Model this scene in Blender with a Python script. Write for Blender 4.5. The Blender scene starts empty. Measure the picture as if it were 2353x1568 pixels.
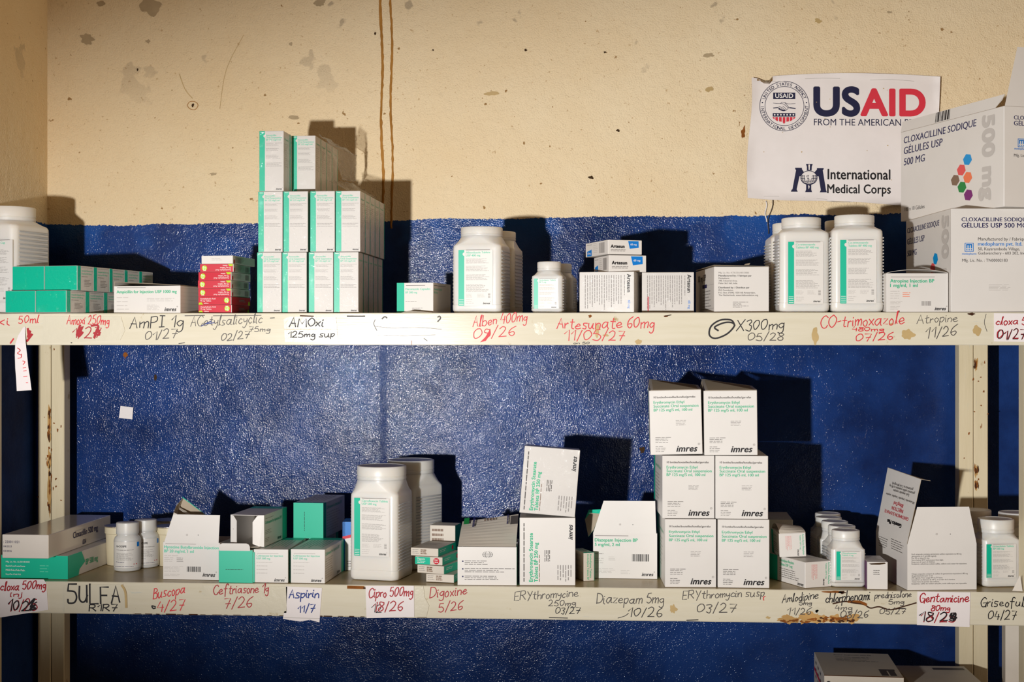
import bpy, bmesh, math, random
from mathutils import Vector, Matrix

random.seed(7)
SC = bpy.context.scene
COL = SC.collection
R = math.radians

# ------------------------------------------------------------------ camera, world, lamp, exposure
YAW = R(3.8)
CS, SN = math.cos(YAW), math.sin(YAW)
EYE = 1.45
FPX = 2353 * 50 / 36.0
cam_d = bpy.data.cameras.new('camera')
cam_d.sensor_width = 36
cam_d.lens = 50
cam_d.clip_start = 0.05
cam = bpy.data.objects.new('camera', cam_d)
COL.objects.link(cam)
cam.location = (0, 0, EYE)
cam.rotation_euler = (R(90), 0, YAW)
SC.camera = cam

world = bpy.data.worlds.new('world')
SC.world = world
world.use_nodes = True
# the dim room itself: a little warm light all round, plus a stronger fill added from the right to lift dark side faces
wn = world.node_tree
w_tc = wn.nodes.new('ShaderNodeTexCoord')
w_dot = wn.nodes.new('ShaderNodeVectorMath')
w_dot.operation = 'DOT_PRODUCT'
w_dot.inputs[1].default_value = (0.975, -0.20, 0.08)
w_rmp = wn.nodes.new('ShaderNodeValToRGB')
w_rmp.color_ramp.elements[0].position = 0.76
w_rmp.color_ramp.elements[0].color = (0.045, 0.026, 0.012, 1)
w_rmp.color_ramp.elements[1].position = 0.95
w_rmp.color_ramp.elements[1].color = (1.0, 0.72, 0.46, 1)
wn.links.new(w_tc.outputs['Generated'], w_dot.inputs[0])
wn.links.new(w_dot.outputs['Value'], w_rmp.inputs[0])
wn.links.new(w_rmp.outputs[0], wn.nodes['Background'].inputs['Color'])

lamp_d = bpy.data.lights.new('camera_flash', 'SPOT')
lamp_d.energy = 448
lamp_d.color = (1.0, 0.985, 0.965)
lamp_d.shadow_soft_size = 0.035
lamp_d.spot_size = R(37)
lamp_d.spot_blend = 1.0
lamp = bpy.data.objects.new('camera_flash', lamp_d)
COL.objects.link(lamp)
lamp.location = (-0.90, -0.10, EYE - 0.20)
lamp.rotation_euler = (Vector((0.60, 3.28, 1.54)) - lamp.location).to_track_quat('-Z', 'Y').to_euler()
lamp.scale = (3.4, 1, 1)      # beam stretched sideways to shape the falloff: broad, short height

SC.view_settings.view_transform = 'Standard'
SC.view_settings.look = 'None'
SC.view_settings.gamma = 1
SC.view_settings.exposure = 0.0
SC.view_settings.use_curve_mapping = False

# ------------------------------------------------------------------ measures
WALL = 3.28        # back wall
LIP = 2.854        # front of the shelf edges
E = 0.0006         # air between stacked things
TOP = 1.5075       # where things stand on the upper shelf
LOW = 0.9561       # ... on the middle shelf
BOT = 0.4056       # ... on the lowest shelf


def at(px, py, Y):
    """point of the depth plane Y seen at a place of the photograph"""
    u, v = (px - 1176.5) / FPX, (784 - py) / FPX
    dx, dy = u * CS - SN, u * SN + CS
    t = Y / dy
    return Vector((dx * t, Y, EYE + v * t))


def mpp(px, Y):
    u = (px - 1176.5) / FPX
    return Y / (u * SN + CS) / FPX


def lin(c):
    c = c / 255.0
    return c / 12.92 if c <= 0.04045 else ((c + 0.055) / 1.055) ** 2.4


def S(r, g, b, k=1.0):
    return (lin(r) * k, lin(g) * k, lin(b) * k, 1)


# ------------------------------------------------------------------ materials
MATS = {}


def new_mat(name):
    m = bpy.data.materials.new(name)
    m.use_nodes = True
    MATS[name] = m
    nt = m.node_tree
    return m, nt, nt.nodes['Principled BSDF']


def N(nt, typ, **kw):
    n = nt.nodes.new(typ)
    for k, v in kw.items():
        if k.startswith('_'):
            setattr(n, k[1:], v)
        else:
            n.inputs[k.replace('__', ' ')].default_value = v
    return n


def L(nt, a, b):
    nt.links.new(a, b)


def ramp(nt, fac, stops):
    n = nt.nodes.new('ShaderNodeValToRGB')
    cr = n.color_ramp
    while len(cr.elements) < len(stops):
        cr.elements.new(0.5)
    for e, (p, c) in zip(cr.elements, stops):
        e.position = p
        e.color = c if len(c) == 4 else (*c, 1)
    L(nt, fac, n.inputs[0])
    return n.outputs[0]


def math_n(nt, op, a, b=None, c=None, clamp=False):
    n = nt.nodes.new('ShaderNodeMath')
    n.operation = op
    n.use_clamp = clamp
    for i, v in enumerate((a, b, c)):
        if v is None:
            continue
        if isinstance(v, (int, float)):
            n.inputs[i].default_value = v
        else:
            L(nt, v, n.inputs[i])
    return n.outputs[0]


def mix(nt, fac, a, b):
    n = nt.nodes.new('ShaderNodeMix')
    n.data_type = 'RGBA'
    for s, v in ((n.inputs[0], fac), (n.inputs[6], a), (n.inputs[7], b)):
        if isinstance(v, (int, float)):
            s.default_value = v
        elif isinstance(v, tuple):
            s.default_value = v
        else:
            L(nt, v, s)
    return n.outputs[2]


def noise(nt, vec, scale, detail=4, rough=0.55, dist=0.0):
    n = N(nt, 'ShaderNodeTexNoise', Scale=scale, Detail=detail, Roughness=rough, Distortion=dist)
    L(nt, vec, n.inputs['Vector'])
    return n.outputs[0]


def simple(name, col, rough=0.5, spec=0.5, coat=0.0, bump=None, metal=0.0, var=0.0):
    m, nt, b = new_mat(name)
    b.inputs['Base Color'].default_value = col
    b.inputs['Roughness'].default_value = rough
    b.inputs['Specular IOR Level'].default_value = spec
    b.inputs['Metallic'].default_value = metal
    geo = nt.nodes.new('ShaderNodeNewGeometry')
    if var:
        f = noise(nt, geo.outputs['Position'], 14, 5, 0.6)
        c2 = (col[0] * (1 - var), col[1] * (1 - var * 1.05), col[2] * (1 - var * 1.2), 1)
        L(nt, mix(nt, ramp(nt, f, [(0.35, (0, 0, 0)), (0.7, (1, 1, 1))]), col, c2), b.inputs['Base Color'])
    if coat:
        b.inputs['Coat Weight'].default_value = coat
        b.inputs['Coat Roughness'].default_value = 0.04
        f1 = noise(nt, geo.outputs['Position'], 85, 2, 0.5, 1.5)
        f2 = noise(nt, geo.outputs['Position'], 22, 3, 0.6, 2.0)
        bp = N(nt, 'ShaderNodeBump', Strength=1.0, Distance=0.0028)
        L(nt, math_n(nt, 'ADD', f1, math_n(nt, 'MULTIPLY', f2, 2.0)), bp.inputs['Height'])
        L(nt, bp.outputs[0], b.inputs['Coat Normal'])
    if bump:
        f1 = noise(nt, geo.outputs['Position'], bump[0], 4, 0.6)
        bp = N(nt, 'ShaderNodeBump', Strength=bump[1], Distance=bump[2])
        L(nt, f1, bp.inputs['Height'])
        L(nt, bp.outputs[0], b.inputs['Normal'])
    return m


def wall_material(name='two_tone_wall_paint', gloss=0.22):
    m, nt, b = new_mat(name)
    geo = nt.nodes.new('ShaderNodeNewGeometry')
    P = geo.outputs['Position']
    sep = nt.nodes.new('ShaderNodeSeparateXYZ')
    L(nt, P, sep.inputs[0])
    X, Z = sep.outputs[0], sep.outputs[2]
    edge = math_n(nt, 'MULTIPLY_ADD', X, 0.009, 1.7345)
    wob = math_n(nt, 'MULTIPLY', math_n(nt, 'SUBTRACT', noise(nt, P, 5, 3), 0.5), 0.022)
    fine = math_n(nt, 'MULTIPLY', math_n(nt, 'SUBTRACT', noise(nt, P, 150, 3, 0.7), 0.5), 0.012)
    h = math_n(nt, 'ADD', math_n(nt, 'ADD', edge, wob), fine)
    blue = math_n(nt, 'GREATER_THAN', h, Z)
    # cream distemper: clouded, speckled with dirt and pale scuffs
    big = noise(nt, P, 2.2, 6, 0.6)
    cream = mix(nt, ramp(nt, big, [(0.3, (0, 0, 0)), (0.72, (1, 1, 1))]), S(238, 219, 184), S(231, 206, 165))
    spots = noise(nt, P, 55, 2, 0.5)
    cream = mix(nt, ramp(nt, spots, [(0.745, (0, 0, 0)), (0.78, (1, 1, 1))]), cream, S(160, 126, 82))
    fine_sp = noise(nt, P, 120, 2, 0.5)
    cream = mix(nt, ramp(nt, fine_sp, [(0.70, (0, 0, 0)), (0.745, (0.55,) * 3)]), cream, S(176, 140, 92))
    scuff = math_n(nt, 'MULTIPLY', ramp(nt, noise(nt, P, 9, 5, 0.7), [(0.68, (0, 0, 0)), (0.74, (1, 1, 1))]), 0.5)
    cream = mix(nt, scuff, cream, S(206, 186, 150))
    # grey patches where the paint has gone, near the top of the wall
    hi = ramp(nt, math_n(nt, 'MULTIPLY_ADD', Z, 1.0, -1.35), [(0.62, (0, 0, 0)), (0.86, (1, 1, 1))])
    pat = math_n(nt, 'MULTIPLY', ramp(nt, noise(nt, P, 7.0, 4, 0.55), [(0.635, (0, 0, 0)), (0.65, (1, 1, 1))]), hi)
    cream = mix(nt, math_n(nt, 'MULTIPLY', pat, 0.7), cream, S(166, 150, 126))
    bl = mix(nt, ramp(nt, noise(nt, P, 5, 5, 0.6), [(0.38, (0, 0, 0)), (0.66, (1, 1, 1))]), S(31, 61, 122), S(21, 39, 84))
    band = ramp(nt, math_n(nt, 'SUBTRACT', h, Z), [(0.0, (1, 1, 1)), (0.09, (0, 0, 0))])
    bl = mix(nt, math_n(nt, 'MULTIPLY', math_n(nt, 'MULTIPLY', band, ramp(nt, noise(nt, P, 4.5, 3), [(0.5, (0, 0, 0)), (0.6, (1, 1, 1))])), 0.8), bl, S(32, 84, 160))
    L(nt, mix(nt, blue, cream, bl), b.inputs['Base Color'])
    rb = ramp(nt, noise(nt, P, 6, 4, 0.6), [(0.35, (0.075,) * 3), (0.7, (0.14,) * 3)])
    L(nt, mix(nt, blue, (0.75, 0.75, 0.75, 1), rb if gloss else (0.7, 0.7, 0.7, 1)), b.inputs['Roughness'])
    # matte patches in the gloss, and a dull strip where the trails run down under the paint
    mpd = N(nt, 'ShaderNodeMapping')
    mpd.inputs['Location'].default_value = (3.7, 0, 1.9)
    L(nt, P, mpd.inputs[0])
    dull = ramp(nt, noise(nt, mpd.outputs[0], 4.5, 5, 0.65), [(0.34, (0.4,) * 3), (0.56, (1, 1, 1))])
    strip = math_n(nt, 'GREATER_THAN', math_n(nt, 'ABSOLUTE', math_n(nt, 'ADD', X, 0.5175)), 0.0075)
    dull = math_n(nt, 'MULTIPLY', dull, math_n(nt, 'MULTIPLY_ADD', strip, 0.9, 0.1))
    L(nt, math_n(nt, 'MULTIPLY_ADD', math_n(nt, 'MULTIPLY', blue, dull), gloss, 0.08), b.inputs['Specular IOR Level'])
    f1 = noise(nt, P, 300, 2, 0.5)
    f2 = noise(nt, P, 40, 4, 0.6)
    f3 = noise(nt, P, 13, 3, 0.5)
    ht = math_n(nt, 'ADD', math_n(nt, 'MULTIPLY', f1, math_n(nt, 'MULTIPLY_ADD', blue, -1.8, 3.0)), math_n(nt, 'MULTIPLY', f2, math_n(nt, 'MULTIPLY_ADD', blue, -3.0, 5.0)))
    ht = math_n(nt, 'ADD', ht, math_n(nt, 'MULTIPLY', f3, 3.0))
    bp = N(nt, 'ShaderNodeBump', Distance=0.0008, Strength=1.0)
    L(nt, ht, bp.inputs['Height'])
    L(nt, bp.outputs[0], b.inputs['Normal'])
    return m


def rack_material(name, base, rust=0.5, gloss=0.32):
    m, nt, b = new_mat(name)
    geo = nt.nodes.new('ShaderNodeNewGeometry')
    P = geo.outputs['Position']
    mp = N(nt, 'ShaderNodeMapping')
    mp.inputs['Scale'].default_value = (3, 3, 40) if 'edge' in name else ((30, 30, 3) if 'post' in name else (5, 5, 5))
    L(nt, P, mp.inputs[0])
    streak = noise(nt, mp.outputs[0], 2.4, 5, 0.6)
    c = mix(nt, ramp(nt, streak, [(0.35, (0, 0, 0)), (0.75, (1, 1, 1))]), base, (base[0] * 0.93, base[1] * 0.92, base[2] * 0.88, 1))
    dirt = noise(nt, P, 26, 5, 0.65)
    c = mix(nt, ramp(nt, dirt, [(0.66, (0, 0, 0)), (0.74, (1, 1, 1))]), c, S(176, 152, 104))
    tint = ramp(nt, noise(nt, mp.outputs[0], 5.0, 4, 0.7), [(0.66, (0, 0, 0)), (0.74, (1, 1, 1))])
    c = mix(nt, math_n(nt, 'MULTIPLY', tint, 0.3), c, S(150, 178, 196))
    if rust:
        rn = noise(nt, P, 17, 6, 0.72)
        c = mix(nt, ramp(nt, rn, [(0.715 - 0.05 * rust, (0, 0, 0)), (0.76, (1, 1, 1))]), c, S(142, 84, 36))
        c = mix(nt, ramp(nt, rn, [(0.765 - 0.04 * rust, (0, 0, 0)), (0.80, (1, 1, 1))]), c, S(70, 40, 22))
    L(nt, c, b.inputs['Base Color'])
    b.inputs['Roughness'].default_value = gloss
    b.inputs['Specular IOR Level'].default_value = 0.22
    f1 = noise(nt, mp.outputs[0], 8, 4, 0.6)
    bp = N(nt, 'ShaderNodeBump', Strength=0.05 if 'edge' in name else 0.2, Distance=0.002)
    L(nt, f1, bp.inputs['Height'])
    L(nt, bp.outputs[0], b.inputs['Normal'])
    return m


def film_material():
    m, nt, b = new_mat('clear_plastic_film')
    b.inputs['Base Color'].default_value = (1, 1, 1, 1)
    b.inputs['Roughness'].default_value = 0.12
    geo = nt.nodes.new('ShaderNodeNewGeometry')
    f1 = noise(nt, geo.outputs['Position'], 45, 4, 0.6, 2.5)
    bp = N(nt, 'ShaderNodeBump', Strength=0.6, Distance=0.006)
    L(nt, f1, bp.inputs['Height'])
    L(nt, bp.outputs[0], b.inputs['Normal'])
    tr = nt.nodes.new('ShaderNodeBsdfTransparent')
    tr.inputs[0].default_value = (0.93, 0.91, 0.88, 1)
    mx = nt.nodes.new('ShaderNodeMixShader')
    b.inputs['Base Color'].default_value = (0.7, 0.68, 0.64, 1)
    lw = N(nt, 'ShaderNodeLayerWeight', Blend=0.35)
    L(nt, bp.outputs[0], lw.inputs['Normal'])
    L(nt, math_n(nt, 'MULTIPLY_ADD', lw.outputs['Facing'], 0.45, 0.06), mx.inputs[0])
    L(nt, tr.outputs[0], mx.inputs[1])
    L(nt, b.outputs[0], mx.inputs[2])
    L(nt, mx.outputs[0], nt.nodes['Material Output'].inputs[0])
    return m


wall_material()
wall_material('side_wall_paint', 0.0)
rack_material('rack_edge_paint', S(219, 211, 190), 0.2, 0.19)
rack_material('rack_post_paint', S(222, 208, 176), 0.9, 0.4)
rack_material('rack_shelf_paint', S(178, 158, 118), 1.0, 0.3)
film_material()
WHITE = S(224, 219, 213)
simple('white_card', WHITE, 0.42, 0.4, var=0.03)
simple('glossy_white_card', S(220, 211, 200), 0.16, 0.6, var=0.04)
simple('old_white_card', S(214, 204, 190), 0.5, 0.4, var=0.08)
simple('wrapped_white_card', S(206, 201, 195), 0.45, 0.4, coat=0.4)
simple('wrapped_green_card', S(0, 182, 146), 0.4, 0.5, coat=0.7)
simple('wrapped_pale_card', S(214, 206, 194), 0.45, 0.4, coat=0.7)
simple('grey_board', S(176, 162, 142), 0.8, 0.2, var=0.1)
simple('green_print', S(0, 184, 148), 0.4, 0.5)
simple('green_text', S(20, 178, 128), 0.5, 0.3)
simple('pale_green_text', S(90, 205, 170), 0.5, 0.3)
simple('black_print', S(24, 20, 22), 0.5, 0.3)
simple('navy_print', S(36, 34, 84), 0.5, 0.3)
simple('sign_navy', S(28, 28, 62), 0.5, 0.3)
simple('sign_red', S(214, 52, 68), 0.5, 0.3)
simple('grey_print', S(150, 144, 140), 0.5, 0.3)
simple('pale_grey_print', S(196, 190, 184), 0.5, 0.3)
simple('white_print', S(240, 236, 232), 0.5, 0.3)
simple('red_card', S(200, 30, 52), 0.4, 0.5)
simple('lime_print', S(182, 214, 30), 0.5, 0.3)
simple('red_print', S(196, 34, 52), 0.5, 0.3)
simple('blue_print', S(0, 120, 206), 0.45, 0.4)
simple('hexagon_blue', S(0, 146, 214), 0.45, 0.4)
simple('hexagon_red', S(226, 84, 84), 0.45, 0.4)
simple('hexagon_orange', S(238, 122, 80), 0.45, 0.4)
simple('hexagon_brown', S(128, 102, 82), 0.45, 0.4)
simple('hexagon_green', S(30, 132, 62), 0.45, 0.4)
simple('hexagon_purple', S(122, 34, 112), 0.45, 0.4)
simple('purple_card', S(92, 40, 88), 0.5, 0.4)
simple('white_plastic', S(228, 223, 215), 0.3, 0.5, bump=(9, 0.25, 0.003))
simple('cap_plastic', S(226, 220, 211), 0.38, 0.5)
for _n in ('white_plastic', 'cap_plastic'):      # milky plastic lets some light through
    _b = MATS[_n].node_tree.nodes['Principled BSDF']
    _b.inputs['Subsurface Weight'].default_value = 0.6
    _b.inputs['Subsurface Radius'].default_value = (1.0, 0.8, 0.6)
    _b.inputs['Subsurface Scale'].default_value = 0.03
simple('cream_plastic', S(222, 210, 178), 0.35, 0.5)
simple('foil', S(170, 160, 150), 0.35, 0.5, metal=0.7, bump=(60, 0.8, 0.004))
simple('label_paper', S(224, 219, 212), 0.38, 0.4)
simple('note_paper', S(236, 228, 226), 0.6, 0.3, bump=(30, 0.3, 0.002))
simple('old_tape', S(214, 206, 184), 0.25, 0.5, bump=(40, 0.4, 0.002))
simple('sign_vinyl', S(236, 228, 224), 0.45, 0.4, bump=(6, 0.4, 0.008), var=0.04)
simple('sign_back', S(150, 116, 70), 0.8, 0.2)
simple('red_ink', S(210, 48, 58), 0.5, 0.3)
simple('dark_red_ink', S(170, 34, 44), 0.5, 0.3)
simple('black_ink', S(34, 30, 32), 0.5, 0.3)
simple('thin_ink', S(84, 78, 74), 0.5, 0.3)
simple('blue_ink', S(24, 52, 130), 0.5, 0.3)
simple('rust', S(150, 88, 34), 0.8, 0.2, var=0.5)
simple('rust_stain', S(200, 158, 98), 0.7, 0.2, var=0.3)
simple('dark_rust', S(70, 40, 22), 0.8, 0.2, var=0.4)
simple('mud', S(176, 124, 58), 0.85, 0.2, bump=(120, 0.8, 0.003), var=0.3)
simple('glue_stain', S(196, 168, 116), 0.5, 0.3, var=0.2)
simple('cement', S(120, 112, 100), 0.9, 0.2, var=0.2)
simple('bare_patch', S(184, 164, 132), 0.9, 0.2, var=0.25)
simple('hole_dark', S(66, 48, 30), 0.9, 0.1)


# ------------------------------------------------------------------ mesh building
class MB:
    def __init__(self, origin=(0, 0, 0)):
        self.v, self.f, self.m, self.s = [], [], [], []
        self.mats = []
        self.o = Vector(origin)

    def slot(self, mat):
        if mat not in self.mats:
            self.mats.append(mat)
        return self.mats.index(mat)

    def add(self, verts, faces, mat, smooth=False, M=None):
        b = len(self.v)
        k = self.slot(mat)
        for p in verts:
            p = Vector(p)
            if M is not None:
                p = M @ p
            self.v.append(p - self.o)
        for f in faces:
            self.f.append([b + i for i in f])
            self.m.append(k)
            self.s.append(smooth)

    def poly(self, pts, mat):
        self.add(pts, [list(range(len(pts)))], mat)

    def box(self, x0, x1, y0, y1, z0, z1, mat, M=None, bevel=0.0, seg=1):
        if bevel:
            bm = bmesh.new()
            bmesh.ops.create_cube(bm, size=1)
            for v in bm.verts:
                v.co = Vector((x0 + (v.co.x + .5) * (x1 - x0), y0 + (v.co.y + .5) * (y1 - y0), z0 + (v.co.z + .5) * (z1 - z0)))
            bmesh.ops.bevel(bm, geom=bm.edges[:], offset=bevel, segments=seg, affect='EDGES', profile=0.5)
            bm.verts.index_update()
            self.add([v.co.copy() for v in bm.verts], [[v.index for v in f.verts] for f in bm.faces], mat, False, M)
            bm.free()
            return
        vs = [(x, y, z) for z in (z0, z1) for y in (y0, y1) for x in (x0, x1)]
        fs = [(0, 2, 3, 1), (4, 5, 7, 6), (0, 1, 5, 4), (2, 6, 7, 3), (0, 4, 6, 2), (1, 3, 7, 5)]
        self.add(vs, fs, mat, False, M)

    def plate(self, pts, t, mat, back=None):
        """a polygon (counter-clockwise seen from its face) with thickness t behind it"""
        pts = [Vector(p) for p in pts]
        n = Vector((0, 0, 0))
        for i in range(len(pts)):
            n += pts[i].cross(pts[(i + 1) % len(pts)])
        n.normalize()
        b = [p - n * t for p in pts]
        k = len(pts)
        self.add(pts, [list(range(k))], mat)
        self.add(b, [list(range(k))[::-1]], back or mat)
        for i in range(k):
            j = (i + 1) % k
            self.poly([pts[i], b[i], b[j], pts[j]], back or mat)

    def lathe(self, prof, mat, n=48, M=None, smooth=True, ridges=0, rr=None):
        vs, fs = [], []
        for (r, z) in prof:
            for i in range(n):
                a = 2 * math.pi * i / n
                vs.append((r * math.cos(a), r * math.sin(a), z))
        for k in range(len(prof) - 1):
            for i in range(n):
                j = (i + 1) % n
                fs.append((k * n + i, k * n + j, (k + 1) * n + j, (k + 1) * n + i))
        fs.append(tuple(range(n))[::-1])
        fs.append(tuple(range((len(prof) - 1) * n, len(prof) * n)))
        self.add(vs, fs, mat, smooth, M)

    def rings(self, rings, mat, smooth=True, caps=True, M=None):
        n = len(rings[0])
        vs = [p for r in rings for p in r]
        fs = []
        for k in range(len(rings) - 1):
            for i in range(n):
                j = (i + 1) % n
                fs.append((k * n + i, k * n + j, (k + 1) * n + j, (k + 1) * n + i))
        if caps:
            fs.append(tuple(range(n))[::-1])
            fs.append(tuple(range((len(rings) - 1) * n, len(rings) * n)))
        self.add(vs, fs, mat, smooth, M)

    def build(self, name, parent=None, loc=None, rz=0.0, sharp=None):
        me = bpy.data.meshes.new(name)
        me.from_pydata([tuple(p) for p in self.v], [], self.f)
        for i, p in enumerate(me.polygons):
            p.material_index = self.m[i]
            p.use_smooth = self.s[i]
        for k in self.mats:
            me.materials.append(MATS[k])
        me.update()
        if sharp:
            me.set_sharp_from_angle(angle=R(sharp))
        o = bpy.data.objects.new(name, me)
        COL.objects.link(o)
        if parent is not None:
            o.parent = parent
        if loc is not None:
            o.location = loc
            o.rotation_euler = (0, 0, rz)
        return o


def tag(o, label, cat, group=None):
    o['label'] = label
    o['category'] = cat
    if group:
        o['group'] = group
    return o


def thing(name, label, cat, loc, rz=0.0, group=None):
    o = bpy.data.objects.new(name, None)
    o.empty_display_size = 0.02
    COL.objects.link(o)
    o.location = loc
    o.rotation_euler = (0, 0, rz)
    return tag(o, label, cat, group)


def structure(o):
    o['kind'] = 'structure'
    return o


# ------------------------------------------------------------------ printed lettering
TEXT = {}


def glyphs(s, bold=0.0, shear=0.0):
    key = (s, bold, shear)
    if key not in TEXT:
        cu = bpy.data.curves.new('lettering', 'FONT')
        cu.body = s
        cu.size = 1.0
        cu.resolution_u = 8 if bold > .03 else 3
        cu.fill_mode = 'FRONT'
        cu.space_character = 1 + bold * 1.2
        cu.shear = shear
        o = bpy.data.objects.new('lettering', cu)
        COL.objects.link(o)
        dg = bpy.context.evaluated_depsgraph_get()
        me = bpy.data.meshes.new_from_object(o.evaluated_get(dg))
        vs = [(v.co.x, v.co.y) for v in me.vertices]
        fs = [tuple(p.vertices) for p in me.polygons]
        bpy.data.objects.remove(o)
        bpy.data.curves.remove(cu)
        bpy.data.meshes.remove(me)
        x0 = min(v[0] for v in vs)
        x1 = max(v[0] for v in vs)
        TEXT[key] = ([(x - x0, y) for x, y in vs], fs, x1 - x0)
    return TEXT[key]


class Face:
    """a printed face: positions are fractions from its top left corner as it is looked at"""

    def __init__(self, mb, O, u, v, W, H, eps=0.00025):
        self.mb, self.O, self.u, self.v = mb, Vector(O), Vector(u).normalized(), Vector(v).normalized()
        self.n = self.u.cross(self.v)
        self.W, self.H, self.eps = W, H, eps

    def p(self, a, b, k=1.0):
        return self.O + self.u * a + self.v * (self.H - b) + self.n * self.eps * k

    def poly(self, pts, mat, k=1.0):
        """fraction points, clockwise from the top left or not: turned to face outward"""
        q = [(x * self.W, y * self.H) for x, y in pts]
        a = sum(q[i][0] * q[(i + 1) % len(q)][1] - q[(i + 1) % len(q)][0] * q[i][1] for i in range(len(q)))
        if a > 0:
            q = q[::-1]
        self.mb.poly([self.p(x, y, k) for x, y in q], mat)

    def rect(self, x0, y0, x1, y1, mat, k=1.0):
        self.poly([(x0, y0), (x1, y0), (x1, y1), (x0, y1)], mat, k)

    def disc(self, x, y, r, mat, k=1.0, n=20, sy=1.0):
        """r as a fraction of the height"""
        self.poly([(x + r * self.H / self.W * math.cos(6.2832 * i / n), y + sy * r * math.sin(6.2832 * i / n)) for i in range(n)], mat, k)

    def text(self, s, x, y, length, mat, rot=0, bold=0.012, shear=0.0, k=2.0, sq=1.0, size=None):
        """baseline starts at x, y; length is the run as a fraction of W (of H when turned a quarter)"""
        vs, fs, w = glyphs(s, bold, shear)
        run = length * (self.H if rot in (90, -90, 270) else self.W)
        if size:                      # letter size as a fraction of W instead of a run
            run = w * size * self.W
        sc = run / w
        c, d = round(math.cos(R(rot)), 6), round(math.sin(R(rot)), 6)
        a, b = x * self.W, y * self.H
        # heavier lettering: the same print struck again a little to the side
        hits = [(0, 0)] if bold < .005 else [(-bold, 0), (bold, 0)] if bold < .02 else [(-bold, 0), (bold, 0), (0, bold * .8), (0, -bold * .8)]
        if bold > .03:
            hits = [(bold * math.cos(6.28319 * q / 16), bold * math.sin(6.28319 * q / 16)) for q in range(16)]
        for j, (hx, hy) in enumerate(hits):
            out = []
            for gx, gy in vs:
                gx, gy = (gx + hx) * sc, (gy + hy) * sc * sq
                out.append(self.p(a + gx * c - gy * d, b - (gx * d + gy * c), k + 0.06 * j))
            self.mb.add(out, fs, mat)

    def lines(self, x0, y0, x1, y1, n, mat='grey_print', fill=0.42, ragged=0.35, k=1.6, turned=False, seed=1):
        """rows of word shapes too small to read"""
        rn = random.Random(seed * 31 + n)
        pitch = (y1 - y0) / n if not turned else (x1 - x0) / n
        for i in range(n):
            if not turned:
                ya = y0 + i * pitch
                end = x1 - rn.random() * ragged * (x1 - x0)
                x = x0
                while x < end - 0.002:
                    w = min((0.03 + rn.random() * 0.09) * 1.0, end - x)
                    self.rect(x, ya, x + w, ya + pitch * fill, mat, k)
                    x += w + 0.014
            else:
                xa = x0 + i * pitch
                end = y1 - rn.random() * ragged * (y1 - y0)
                y = y0
                while y < end - 0.002:
                    w = min(0.03 + rn.random() * 0.09, end - y)
                    self.rect(xa, y, xa + pitch * fill, y + w, mat, k)
                    y += w + 0.014

    def bars(self, x0, y0, x1, y1, n=22, mat='black_print', turned=False, seed=3):
        rn = random.Random(seed)
        t = 0.0
        while t < 1.0:
            w = rn.choice((1, 1, 2, 3)) / (n * 2.6)
            e = min(1.0, t + w)
            if not turned:
                self.rect(x0 + t * (x1 - x0), y0, x0 + e * (x1 - x0), y1, mat)
            else:
                self.rect(x0, y0 + t * (y1 - y0), x1, y0 + e * (y1 - y0), mat)
            t = e + rn.choice((1, 1, 2)) / (n * 2.6)


def face_of(mb, which, w, d, h, M=None):
    O, u, v, W, H = {
        'front': ((-w / 2, 0, 0), (1, 0, 0), (0, 0, 1), w, h),
        'right': ((w / 2, 0, 0), (0, 1, 0), (0, 0, 1), d, h),
        'left': ((-w / 2, d, 0), (0, -1, 0), (0, 0, 1), d, h),
        'back': ((w / 2, d, 0), (-1, 0, 0), (0, 0, 1), w, h),
        'top': ((-w / 2, 0, h), (1, 0, 0), (0, 1, 0), w, d)}[which]
    if M is not None:
        O = M @ Vector(O)
        u = M.to_3x3() @ Vector(u)
        v = M.to_3x3() @ Vector(v)
    return Face(mb, O, u, v, W, H)


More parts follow.
